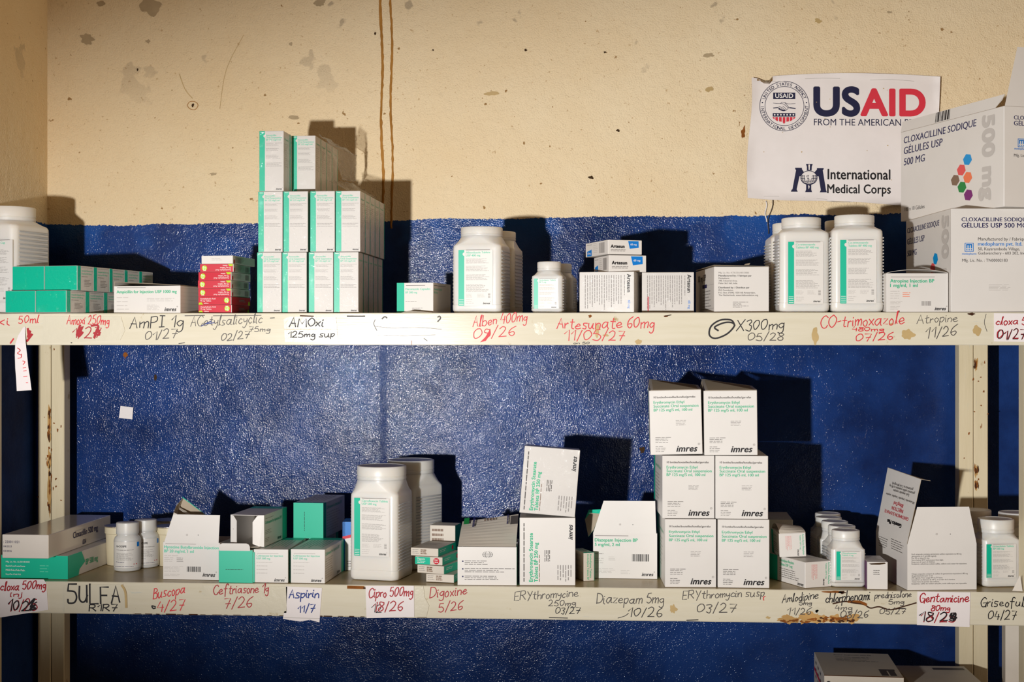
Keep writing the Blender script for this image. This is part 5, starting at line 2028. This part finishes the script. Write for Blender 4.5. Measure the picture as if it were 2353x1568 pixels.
# the open one lying on top
def open_top():
    Lp, Rp, top, Y, rot, d = 530, 607, 1184, 2.89, -5, .15
    z = zc + .0012
    X, w, h = dims(Lp, Rp, top, Y, rot, z)
    t = thing('injection_box', 'empty injection carton lying open towards the camera on top of the front row', 'box', (X, Y, z), R(rot))
    mb = MB()
    k = .0009
    mb.box(-w / 2, -w / 2 + k, 0, d, 0, h, 'white_card')
    mb.box(w / 2 - k, w / 2, 0, d, 0, h, 'white_card')
    mb.box(-w / 2 + k, w / 2 - k, 0, d, 0, k, 'white_card')
    mb.box(-w / 2 + k, w / 2 - k, 0, d, h - k, h, 'white_card')
    mb.box(-w / 2 + k, w / 2 - k, d - k, d, k, h - k, 'white_card')
    F = face_of(mb, 'right', w, d, h)
    F.rect(.8, 0, 1, 1, 'green_print')
    F.text('Ceftriaxone for Injection USP', .04, .3, .72, 'green_text')
    F.lines(.04, .5, .35, .65, 3, 'grey_print', .3)
    F.lines(.04, .75, .25, .9, 3, 'grey_print', .3)
    logo(F, .58, .94, .16)
    F.rect(.05, .12, .4, .135, 'grey_print')
    F = face_of(mb, 'top', w, d, h)
    F.rect(0, 0, 1, .25, 'green_print')
    mb.build('carton_body', t)
    mb = MB()
    mb.plate([(-w / 2, -.0003, .0), (-w / 2 + .2 * w, -.004, .002), (-w / 2 + .2 * w, -.004, h - .012), (-w / 2 + .1 * w, -.002, h - .002), (-w / 2, -.0003, h)], .0008, 'white_card')
    mb.poly([(-w / 2 + .09 * w + .001 * math.cos(i), -.0022, h * .55 + .001 * math.sin(i)) for i in range(6)], 'grey_print')
    mb.build('dust_flap', t)
    mb = MB()
    mb.plate([(w / 2 - .32 * w, -.005, .006), (w / 2 - .14 * w, -.003, .001), (w / 2, -.0003, 0), (w / 2, -.0003, h), (w / 2 - .2 * w, -.003, h - .002), (w / 2 - .32 * w, -.005, h - .014)], .0008, 'white_card')
    mb.build('dust_flap', t)
    mb = MB()
    n = 8
    fr = [(-w / 2 + .2 * w, -.0002, .0012), (w / 2 - .005, -.0002, .0012), (w / 2 - .008, -.012, -.0 + .001), (w / 2 - .02, -.02, .0008), (-w / 2 + .32 * w, -.02, .0008), (-w / 2 + .22 * w, -.01, .001)]
    mb.plate(fr[::-1], .0007, 'white_card', 'grey_board')
    mb.build('tuck_flap', t)


open_top()
# the white carton at the back that carries the green ended one
X, w, h = dims(674, 746, 1233, 3.045, -3, zc)
carton('injection_box', 'white injection carton at the back, all but hidden under the green ended one', 672, 744, 1236, 3.055, -3, .13, LOW, cef_deco('white'))
zb2 = at(708, 1236, 3.055).z
carton('injection_box', 'injection carton with a plain green end, lying highest on the pile', 674.5, 743, 1156.5, 3.035, -5, .17, zb2 + .001, cef_deco('green2'))
# half hidden blue and white carton beside the big jar
def blue_box(mb, w, d, h):
    F = face_of(mb, 'front', w, d, h)
    F.rect(0, 0, 1, .3, 'blue_print')
    F.poly([(0, .3), (1, .2), (1, .26), (0, .36)], 'sign_red', 1.5)
    F.rect(0, 0, .12, 1, 'blue_print')
    F.lines(.2, .8, .9, .95, 3, 'grey_print', .4)
    F = face_of(mb, 'left', w, d, h)
    F.rect(.0, .0, 1, .3, 'blue_print')
    F = face_of(mb, 'top', w, d, h)
    F.rect(0, 0, 1, 1, 'blue_print')


carton('medicine_box', 'blue and white carton half hidden behind the big jar', 787, 838, 1200, 3.03, 4, .06, LOW, blue_box)

# --- two big jars
BIG = dict(w=.106, d=.108, hb=.181, rn=.0505, hn=.2335, rc=.0515, ch=.0285, group='big ribbed jars on the middle shelf', ribs=22, rib_z=(.12, .86))
jar('medicine_jar', 'big white square jar with green label standing at the front of the middle shelf', (ray(877) * 2.955, 2.955, LOW), -11, deco=jar_label('Ciprofloxacin Tablets', 'USP 500 mg', 9), lab=(.12, .84, .06, .72), **BIG)
jar('medicine_jar', 'big white square jar standing behind the front one on the middle shelf', (ray(944) * 3.105, 3.105, LOW), -34, deco=jar_label('Ciprofloxacin Tablets', 'USP 500 mg', 10), lab=(.12, .84, .06, .72), **BIG)

# --- the little heap of tablet packets
def packet(kind):
    def f(mb, w, d, h):
        F = face_of(mb, 'front', w, d, h)
        if kind == 'teal':
            F.rect(0, .06, .55, .97, 'green_print')
            F.text('Digoxin', .08, .4, .28, 'white_print')
            F.lines(.08, .55, .45, .9, 2, 'white_print', .4)
            F.disc(.78, .5, .4, 'red_print', 1.4)
            F.text('250', .71, .5, .12, 'white_print')
            F.lines(.72, .6, .85, .75, 1, 'white_print', .6, 0)
        else:
            F.lines(.06, .2, .34, .85, 3, 'grey_print', .35)
            F.lines(.36, .18, .62, .86, 3, 'hexagon_brown', .6, .3)
        F = face_of(mb, 'right', w, d, h)
        F.rect(0, 0, 1, 1, 'green_print')
        F.lines(.1, .3, .5, .7, 2, 'white_print', .3)
        F.disc(.8, .5, .3, 'red_print', 1.4)
        F = face_of(mb, 'top', w, d, h)
        F.lines(.15, .3, .8, .6, 3, 'pale_grey_print', .3)
    return f


z = LOW + E
for Lp, Rp, top, Y, rot, kind, lab in ((979, 1043, 1319, 2.89, -10, 'white', 'white tablet packet at the bottom of the small heap beside the globe carton'),
                                       (959, 1020, 1297, 2.895, -18, 'white', 'white tablet packet second from the bottom of the small heap'),
                                       (954, 1016.5, 1278, 2.9, -15, 'teal', 'tablet packet with teal end and red dot, third in the small heap'),
                                       (944, 1007, 1260, 2.905, -14, 'white', 'white tablet packet lying skewed near the top of the small heap')):
    X, w, h = dims(Lp, Rp, top, Y, rot, z)
    carton('tablet_packet', lab, Lp, Rp, top, Y, rot, .105, z, packet(kind), 'old_white_card', 'tablet packets in the small heap', 'box', None, .0163)
    z += .0163 + .0007
def barcode_end(mb, w, d, h):
    F = face_of(mb, 'front', w, d, h)
    F.lines(.08, .08, .55, .38, 3, 'hexagon_brown', .5, .1)
    F.bars(.1, .6, .75, .8, 18, 'thin_ink')
    F = face_of(mb, 'right', w, d, h)
    F.rect(0, 0, 1, 1, 'green_print')


carton('tablet_packet', 'white tablet packet standing on end behind the small heap', 988, 1046, 1208, 3.03, -8, .05, LOW, barcode_end, 'old_white_card', 'tablet packets in the small heap')


# --- carton with a globe mark and a lid ajar
def globe():
    Lp, Rp, top, Y, rot, d = 1051.5, 1187, 1257.5, 2.866, 1.0, .12
    X, w, h = dims(Lp, Rp, top, Y, rot, LOW)
    t = thing('medicine_box', 'white carton with a small globe mark and its printed lid ajar', 'box', (X, Y, LOW), R(rot))
    mb = MB()
    tube(mb, w, d, h, 'white_card')
    F = face_of(mb, 'front', w, d, h)
    for i in range(5):
        k = 1 - i * .25
        for s in (-1, 1):
            for j in range(14):
                a, b = math.pi * j / 14, math.pi * (j + 1) / 14
                q = lambda t, g: (.51 + s * math.sin(t) * .085 * (k if k > 0 else .02) + g, .2 - math.cos(t) * .085)
                if i in (0, 2):
                    F.poly([q(a, -.003), q(a, .003), q(b, .003), q(b, -.003)], 'black_print', 1.5)
    for y, hw in ((.16, .07), (.2, .085), (.24, .07)):
        F.rect(.51 - hw, y - .004, .51 + hw, y + .004, 'black_print', 1.5)
    for i, y in enumerate((.36, .56, .76)):
        F.rect(.075, y, .1, y + .035, 'navy_print')
        F.lines(.12, y, (.56, .98, .82)[i], y + .13, 3, 'thin_ink', .35, .35, seed=i + 3)
    mb.build('carton_body', t)
    mb = MB()
    n = 10
    top_ = []
    for j in range(n + 1):
        v = j / n
        for i in (0, 1):
            lift = .052 * v ** 1.1 if i else .036 * v ** 1.1
            top_.append(((-w / 2 + .001) if i == 0 else w / 2 - .001, d * .9 * v, h + .0015 + lift + .004 * math.sin(math.pi * v)))
    vs = top_ + [(x, y, zz - .0007) for x, y, zz in top_]
    k = len(top_)
    fs = []
    for j in range(n):
        a = 2 * j
        fs += [(a, a + 1, a + 3, a + 2), (k + a, k + a + 2, k + a + 3, k + a + 1), (a, a + 2, k + a + 2, k + a), (a + 1, k + a + 1, k + a + 3, a + 3)]
    fs.append((2 * n, 2 * n + 1, k + 2 * n + 1, k + 2 * n))
    mb.add(vs, fs, 'old_white_card')
    F = Face(mb, (-w / 2 + .001, d * .5, h + .0015 + .018 + .006), (w, 0, .010), (0, d * .45, .022), w, d * .42, .002)
    F.rect(.04, .1, .13, .6, 'hexagon_green')
    F.rect(.86, .2, .99, .9, 'thin_ink')
    F.lines(.4, .3, .62, .5, 4, 'hexagon_brown', .5, .1, turned=True)
    F.lines(.2, .1, .26, .9, 1, 'navy_print', .6, .05, turned=True)
    F.lines(.8, .1, .84, .9, 1, 'navy_print', .6, .05, turned=True)
    mb.build('lid', t)


globe()


# --- two big cartons lettered sideways, the upper one tilted
def ery_side(mb, w, d, h):
    F = face_of(mb, 'front', w, d, h)
    F.lines(.07, .08, .1, .95, 1, 'thin_ink', .6, .02, turned=True)
    F.text('Erythromycin Stearate', .235, .95, .72, 'green_text', rot=90, bold=.03)
    F.text('Tablets BP 250 mg', .325, .95, .58, 'green_text', rot=90, bold=.03)
    F.lines(.35, .55, .375, .95, 1, 'hexagon_brown', .5, .05, turned=True)
    F.lines(.45, .48, .56, .66, 4, 'thin_ink', .4, .1, turned=True)
    F.lines(.68, .7, .96, .96, 6, 'grey_print', .35, .4, turned=True, seed=6)
    logo_len = .22
    F.text('imres', .95, .32, logo_len, 'black_print', rot=90, bold=.03, shear=.28)
    F = face_of(mb, 'left', w, d, h)
    F.rect(.7, 0, 1, 1, 'green_print')
    F = face_of(mb, 'top', w, d, h)
    F.lines(.1, .1, .9, .9, 6, 'grey_print', .2, .1)


o = carton('tablet_carton', 'white carton lettered sideways in green, the lower of two', 1194, 1322, 1190.5, 2.872, 2, .10, LOW, ery_side, 'white_card')
X, w, h = dims(1194, 1322, 1190.5, 2.872, 2, LOW)
mb = MB()
wu, hu = w * 1.0, .1355
# shrink film on the upper one
mb.box(-wu, 0, 0, .10, 0, hu, 'wrapped_white_card', bevel=.0007)
M = Matrix.Translation((-wu / 2, 0, 0))
class Shift(MB):
    pass
tmp = MB()
ery_side(tmp, wu, .10, hu)
off = len(mb.v)
for i, f in enumerate(tmp.f):
    mb.add([tmp.v[k] + Vector((-wu / 2, 0, 0)) for k in f], [list(range(len(f)))], tmp.mats[tmp.m[i]])
zt2 = LOW + h + .0012
o = mb.build('tablet_carton', None, (X + wu / 2 * math.cos(R(2)) - .001, 2.874 + wu / 2 * math.sin(R(2)), zt2))
o.rotation_euler = (R(-2.5), R(4.6), R(2))
tag(o, 'white film wrapped carton lettered sideways in green, tilted on top of its twin', 'box')

# --- small green and white carton
def small_green(mb, w, d, h):
    F = face_of(mb, 'front', w, d, h)
    F.text('Amlodipine Tablets', .55, .04, .85, 'green_text', rot=-90)
    F.text('Amlodipine Tablets BP', .3, .04, .92, 'green_text', rot=-90)
    F = face_of(mb, 'left', w, d, h)
    F.lines(.1, .1, .9, .9, 4, 'pale_grey_print', .3)
    F = face_of(mb, 'right', w, d, h)
    F.rect(0, 0, 1, 1, 'green_print')
    F = face_of(mb, 'top', w, d, h)
    F.lines(.1, .1, .9, .9, 4, 'green_text', .3, turned=True)
    F.rect(0, .85, 1, 1, 'green_print')


carton('medicine_box', 'small white carton with green side print standing between the tall pair and the open carton', 1342, 1365.5, 1271, 2.93, 22, .066, LOW, small_green, 'old_white_card')


def diaz(mb, w, d, h):
    F = face_of(mb, 'front', w, d, h)
    F.rect(.03, .05, .55, .065, 'grey_print')
    F.text('Diazepam Injection BP', .025, .185, .67, 'green_text', bold=.02)
    F.text('5 mg/ml, 2 ml', .025, .285, .39, 'green_text', bold=.02)
    F.lines(.025, .45, .17, .48, 1, 'grey_print', .5)
    F.lines(.025, .55, .17, .7, 3, 'pale_grey_print', .35, .1)
    F.lines(.24, .52, .35, .62, 3, 'pale_grey_print', .35, .1)
    F.lines(.025, .78, .38, .9, 4, 'pale_grey_print', .35)
    F.lines(.43, .82, .6, .92, 3, 'pale_grey_print', .35)
    F.bars(.61, .46, .87, .62, 22, 'black_print')
    logo(F, .76, .94, .18)
    F = face_of(mb, 'right', w, d, h)
    F.rect(0, 0, 1, 1, 'green_print')


def diaz_fin(t, w, d, h):
    P = lambda x, y, Y: local(t, at(x, y, Y))
    mb = MB()
    mb.plate([P(1352, 1234, 2.99), P(1364, 1218, 2.985), P(1379, 1180, 2.99), P(1357, 1179, 3.0), P(1344, 1194, 3.0)], .0009, 'grey_board', 'green_print')
    mb.plate([P(1344, 1194, 2.9995), P(1357, 1179, 2.9995), P(1379, 1181, 2.9895), P(1381, 1171, 2.99), P(1353, 1172, 3.0)], .0006, 'green_print')
    mb.build('side_flap', t)
    mb = MB()
    mb.plate([(w / 2, d, h), (-w / 2, d, h), (-w / 2 + .01, d + .006, h + .03), (w / 2, d + .004, h + .03)], .0009, 'white_card', 'green_print')
    mb.build('lid', t)


open_carton('white carton with flap up and green injection print, beside the six stacked bottle cartons', 1363, 1510, 1226, 2.965, 0, .085, ((.0, .985), (.165, .97), .067), diaz, None, diaz_fin)

# --- six bottle cartons in three layers
def ery_susp(mb, w, d, h):
    F = face_of(mb, 'front', w, d, h)
    F.text('10 bottles/bouteilles/botellas/garrafas', .085, .12, .8, 'thin_ink', bold=.02)
    F.text('Erythromycin Ethyl', .08, .205, .59, 'green_text', bold=.012)
    F.text('Succinate Oral suspension', .08, .265, .86, 'green_text', bold=.012)
    F.text('BP 125 mg/5 ml, 100 ml', .08, .325, .74, 'green_text', bold=.012)
    F.lines(.5, .47, .7, .56, 4, 'grey_print', .3, .2, seed=2)
    F.lines(.1, .73, .42, .83, 4, 'thin_ink', .25, .3, seed=3)
    F.lines(.1, .87, .3, .97, 4, 'thin_ink', .25, .3, seed=4)
    logo(F, .5, .955, .4)
    for side in ('left', 'right'):
        F = face_of(mb, side, w, d, h)
        F.rect(0, 0, .16, 1, 'green_print') if side == 'left' else F.rect(.84, 0, 1, 1, 'green_print')
        F.text('Erythromycin Ethyl Succinate', .22, .25, .6, 'green_text')
        F.lines(.22, .35, .7, .8, 8, 'pale_grey_print', .3)


def bottle_carton(label, Lp, Rp, top, Y, rot, zb, roll=0, lid=False, w=None, h=None):
    X, w0, h0 = dims(Lp, Rp, top, Y, rot, zb)
    w, h = w or w0, h or h0
    d = .195
    t = thing('bottle_carton', label, 'box', (X, Y, zb), R(rot), 'large white bottle cartons in the stack of six')
    t.rotation_euler = (0, R(roll), R(rot))
    mb = MB()
    mb.box(-w / 2, w / 2, 0, d, 0, h, 'white_card', bevel=.0009)
    ery_susp(mb, w, d, h)
    mb.build('carton_body', t)
    if lid:
        mb = MB()
        mb.plate([(-w / 2 + .003, .001, h + .001), (w / 2, .001, h + .001), (w / 2 - .001, d * .55, h + .006), (-w / 2 + .001, d * .55, h + .021)], .0008, 'white_card', 'grey_board')
        mb.plate([(-w / 2, .012, h - .001), (-w / 2 + .002, d * .55, h + .02), (-w / 2, d * .9, h - .001)], .0008, 'grey_board')
        mb.build('lid', t)
    return zb + h


Yb = 2.868
h1 = at(1587, 1193.5, Yb).z - LOW
za = bottle_carton('white bottle carton in the bottom layer of six, beside the open flapped carton', 1528, 1646, 1193.5, Yb, 2.5, LOW, h=h1)
bottle_carton('white bottle carton in the bottom layer of six, beside the leaning small carton', 1649.5, 1768, 1194.5, Yb, 0, LOW, h=h1)
zb_ = za + .001
h2 = at(1582, 1047.5, Yb + .002).z - zb_
zm = bottle_carton('white bottle carton in the middle layer of six, towards the open flapped carton', 1522, 1642, 1047.5, Yb + .002, 3, zb_, h=h2)
bottle_carton('white bottle carton in the middle layer of six, towards the file of jars', 1644, 1765, 1047.5, Yb + .002, 0, zb_, h=h2)
zt3 = zm + .0022
h3 = at(1555, 897, Yb).z - zt3
bottle_carton('white bottle carton in the top layer of six, towards the sideways lettered pair', 1495, 1614.5, 897, Yb, -1, zt3, -1.4, True, h=h3)
bottle_carton('white bottle carton in the top layer of six, towards the file of jars', 1618.5, 1741, 897, Yb, -1, zt3 - .0006, -.6, True, h=h3)

# --- right of the stack
carton('medicine_box', 'white carton behind the leaning small one, mostly in the shadow of the stack', 1752, 1822, 1195, 3.06, -2, .14, LOW, None, 'old_white_card')


def amlo(mb, w, d, h):
    F = face_of(mb, 'front', w, d, h)
    F.text('Amlodipine Besylate', .87, .04, .86, 'green_text', rot=-90)
    F.text('Tablets USP 5 mg', .77, .08, .6, 'green_text', rot=-90)
    F.text('imres', .72, .94, .26, 'black_print', rot=90, bold=.03, shear=.28)
    F.lines(.25, .1, .48, .7, 5, 'hexagon_red', .2, .3, turned=True)
    F = face_of(mb, 'left', w, d, h)
    F.rect(0, 0, .24, 1, 'green_print')
    F.text('Amlodipine Besylate', .3, .2, .4, 'green_text', sq=1.3)
    F.text('Tablets USP 5 mg', .3, .36, .36, 'green_text', sq=1.3)
    F.lines(.3, .46, .85, .86, 5, 'thin_ink', .25, seed=4)
    F.text('imres', .8, .95, .16, 'black_print', bold=.03, shear=.28)


rotA = 25
cA, sA = math.cos(R(rotA)), math.sin(R(rotA))
yc = 2.872
wA = .062
hA = at(1850, 1293, yc).z - LOW
mb = MB()
mb.box(-wA / 2, wA / 2, 0, .135, 0, hA, 'white_card', bevel=.0007)
amlo(mb, wA, .135, hA)
o = mb.build('tablet_box', None, (ray(1850) * yc + wA / 2 * cA, yc + wA / 2 * sA, LOW))
o.rotation_euler = (0, 0, R(rotA))
tag(o, 'white carton with green end standing corner on, under the leaning small one', 'box')


def amlo_small():
    Lp, Rp, Y, rot, d = 1792, 1853, 2.93, 4, .085
    zb = LOW + hA + .001
    X, w, h = dims(Lp, Rp, 1226, Y, rot, zb)
    t = thing('tablet_box', 'small white carton with a domed lid leaning on top of the corner on one', 'box', (X, Y, zb), R(rot))
    t.rotation_euler = (0, R(-2.2), R(rot))
    mb = MB()
    mb.box(-w / 2, w / 2, 0, d, 0.0012, h, 'white_card', bevel=.0007)
    amlo(mb, w, d, h)
    mb.build('carton_body', t)
    mb = MB()
    n = 10
    rg = []
    for j in range(n + 1):
        v = j / n
        z = h + .0006 + .016 * math.sin(math.pi * v) ** .7
        rg.append([(-w / 2 + .001, d * v, z - .0007 if 0 else max(h, z - .0008)), (-w / 2 + .001, d * v, z), (w / 2, d * v, h + .0012 + (z - h) * .35), (w / 2, d * v, max(h, h + .0004 + (z - h) * .35))])
    mb.rings(rg, 'old_white_card', False)
    mb.build('lid', t)


amlo_small()

# --- a file of five small jars
for i, (px, Y, wd) in enumerate(((1943, 2.918, 'first'), (1934, 2.99, 'second'), (1918, 3.06, 'third'), (1904, 3.13, 'fourth'), (1902, 3.2, 'fifth'))):
    jar('medicine_jar', f'small white jar, {wd} in the file of five running back towards the wall', (ray(px) * Y, Y, LOW), 2 + (0, 6, -4, 5, 0)[i], .0695, .062, .0775, .0265, .112, .0278, .0205,
        jar_label('Chlorphenamine', 'Tablets 4 mg', 30 + i), (.145, .87, .07, .81), 'small jars in a file at the right of the middle shelf', 11, (.1, .86))


def white_cube(mb, w, d, h):
    F = face_of(mb, 'front', w, d, h)
    F.lines(.3, .3, .62, .5, 3, 'thin_ink', .35, .1)
    F.poly([(.08, .06), (.85, .02), (.9, .06), (.6, .1), (.2, .1)], 'hole_dark')
    for s in ('left', 'right'):
        F = face_of(mb, s, w, d, h)
        F.rect(0.02, 0, 1, 1, 'purple_card')
    F = face_of(mb, 'top', w, d, h)
    F.lines(.2, .1, .9, .8, 4, 'pale_grey_print', .3)


carton('tablet_box', 'tiny white ended carton with purple sides between the jar file and the big open carton', 1992.5, 2040, 1292, 2.868, -1, .085, LOW, white_cube)


# --- the big open carton
def genta_deco(mb, w, d, h):
    F = face_of(mb, 'front', w, d, h)
    F.text('Each ampoule contains gentamicin sulfate equivalent to 80 mg', .06, .23, .72, 'thin_ink', bold=0)
    for i, (s, l) in enumerate((('gentamicin in 2 ml (40 mg/ml).', .36), ('For IM or slow IV use.', .26), ('Store below 30°C and protect from light.', .46), ('Keep out of reach of children.', .34), ('Excipients: anhydrous sodium sulfite, sulfuric acid, water for injections.', .8))):
        F.text(s, .06, .275 + i * .042, l, 'thin_ink', bold=0)
    for i, (s, l) in enumerate((('Chaque ampoule contient du sulfate de gentamicine équivalent à 80 mg', .81), ('de gentamicine par 2 ml', .3), ('(40 mg/ml). Pour usage IM ou IV lente.', .45), ('Conserver au-dessous de 30°C, et à l\'abri de la lumière.', .63), ('Tenez hors de portée des enfants.', .4), ('Excipients: sulfite de sodium anhydre, acide sulfurique, eau injectable.', .8))):
        F.text(s, .06, .66 + i * .043, l, 'thin_ink', bold=0)
    F = face_of(mb, 'left', w, d, h)
    F.lines(.1, .08, .42, .34, 5, 'thin_ink', .25, .3, seed=5)
    F.lines(.5, .02, .9, .28, 5, 'thin_ink', .25, .3, seed=6)


def genta_fin(t, w, d, h):
    # the lid stands up on the left, its print upside down
    mb = MB()
    A, B = Vector((-w / 2, .004, h)), Vector((-w / 2, d, h))
    up = Vector((.029, 0, .129))
    ub = up * 1.035 + Vector((0, .014, 0))
    mb.plate([B, A, A + up, B + ub], .0009, 'white_card', 'grey_board')
    F = Face(mb, B, A - B, up, (A - B).length, up.length, .0004)
    T = lambda s, y, ln, mat, b=.01, sq=.72: F.text(s, .5 + ln / 2 + .02, y, ln, mat, rot=180, bold=b, sq=sq)
    T('Generics Plus', .75, .45, 'black_print', .04)
    T('GENTAMICIN SULPHATE', .615, .76, 'red_print')
    T('INJECTION', .53, .36, 'red_print')
    T('80mg/2ml', .45, .3, 'red_print')
    T('100 ampoules / ampoules / ampollas / ampolas', .36, .9, 'thin_ink', 0, .72)
    T('Each ampoule contains', .27, .5, 'thin_ink', 0)
    T('gentamicin sulfate equivalent to 80 mg', .22, .8, 'thin_ink', 0, .72)
    T('gentamicin in 2 ml (40 mg/ml)', .17, .66, 'thin_ink', 0, .72)
    tip = [A + up, B + ub]
    mb.plate([tip[0], tip[0] + Vector((.018, -.003, -.003)), tip[1] + Vector((.018, 0, -.012)), tip[1]], .0008, 'white_card', 'grey_board')
    mb.build('lid', t)
    mb = MB()
    mb.plate([(w / 2 - .02, d, h), (-w / 2 + .02, d, h), (-w / 2 + .035, d - .004, h + .045), (w / 2 - .035, d - .004, h + .045)][::-1], .0009, 'grey_board', 'white_card')
    mb.build('back_flap', t)


open_carton('big white carton standing open with a tall lid and red upside down print', 2085, 2244, 1251, 2.872, 7, .2, ((.0, 1.0), (.15, .9), .0735), genta_deco, None, genta_fin)

# --- jars at the right end
GR = dict(w=.079, d=.07, hb=.096, rn=.0335, hn=.134, rc=.0355, ch=.0275, ribs=12, rib_z=(.1, .86))
jar('medicine_jar', 'white jar with green label, half shaded, beside the big open carton', (ray(2288) * 2.945, 2.945, LOW), 9, deco=jar_label('Griseofulvin Tablets', 'BP 500 mg', 41), lab=(.06, .84, .1, .8), **GR)
jar('medicine_jar', 'jar in the dark behind the big open carton, only its cap and shoulder showing', (ray(2238) * 3.1, 3.1, LOW), 0, deco=jar_label('Griseofulvin Tablets', 'BP 500 mg', 42), lab=(.06, .84, .1, .8), **GR)
jar('medicine_jar', 'dim jar in the shadow behind the rack post and the labelled jar', (ray(2334) * 3.06, 3.06, LOW), 0, deco=jar_label('Griseofulvin Tablets', 'BP 500 mg', 43), lab=(.06, .84, .1, .8), **GR)
cx_ = at(2338, 1360, LIP + .02)
mb = MB((cx_.x, cx_.y, LOW))
p = [at(2326, 1358, LIP + .012), at(2350, 1360, LIP + .004), at(2344, 1322, LIP + .006)]
for q in p[:2]:
    q.z = LOW + .0008
mb.plate(p, .001, 'old_white_card', 'grey_board')
o = mb.build('paper_scrap', None, (cx_.x, cx_.y, LOW))
tag(o, 'torn pointed scrap of card at the end of the middle shelf', 'paper')

# ================================================================== LOWEST SHELF
def kit(mb, w, d, h):
    F = face_of(mb, 'top', w, d, h)
    F.text('Rapid diagnostic test kit', .25, .12, .5, 'thin_ink', bold=.01)
    F.lines(.25, .2, .8, .42, 4, 'grey_print', .3)
    F.rect(.74, .68, .94, .74, 'thin_ink')
    F.rect(.74, .74, .83, .94, 'thin_ink')
    F.rect(.85, .74, .93, .94, 'thin_ink')
    F.rect(.0, .97, 1, 1, 'rust')
    F = face_of(mb, 'front', w, d, h)
    F.disc(.055, .04, .012, 'black_print', 1.4)
    F.rect(.05, .05, .06, .075, 'black_print')
    F.text('CoSure', .075, .062, .1, 'grey_print')
    F.text('25 x 1 kit', .88, .05, .1, 'grey_print')
    F = face_of(mb, 'left', w, d, h)
    for i in range(9):
        F.rect(.15 + (i % 3) * .22, .03 + (i // 3) * .04, .25 + (i % 3) * .22, .045 + (i // 3) * .04, 'thin_ink')
    F.rect(0, .08, 1, .1, 'red_print')


carton('supply_box', 'tall white carton on the lowest shelf with pictograms on its top and side', 1894, 2077, 1556, 2.90, -3, .22, BOT, kit, 'old_white_card')
def plain(mb, w, d, h):
    F = face_of(mb, 'top', w, d, h)
    F.rect(.5, .1, .95, .2, 'thin_ink')
    F.rect(.0, .55, .6, .56, 'pale_grey_print')


carton('supply_box', 'tall plain white carton on the lowest shelf in front of the rear post', 2100, 2270, 1580, 2.925, 0, .19, BOT, plain, 'old_white_card')
def redlogo(mb, w, d, h):
    F = face_of(mb, 'front', w, d, h)
    F.text('imres', .05, .42, .8, 'red_print', bold=.03, shear=.2, sq=1.0)


o = carton('supply_box', 'greyish carton with a red logo on the lowest shelf, behind the post', 2310, 2420, 1436, 3.0, -12, .12, BOT, redlogo, 'old_white_card')
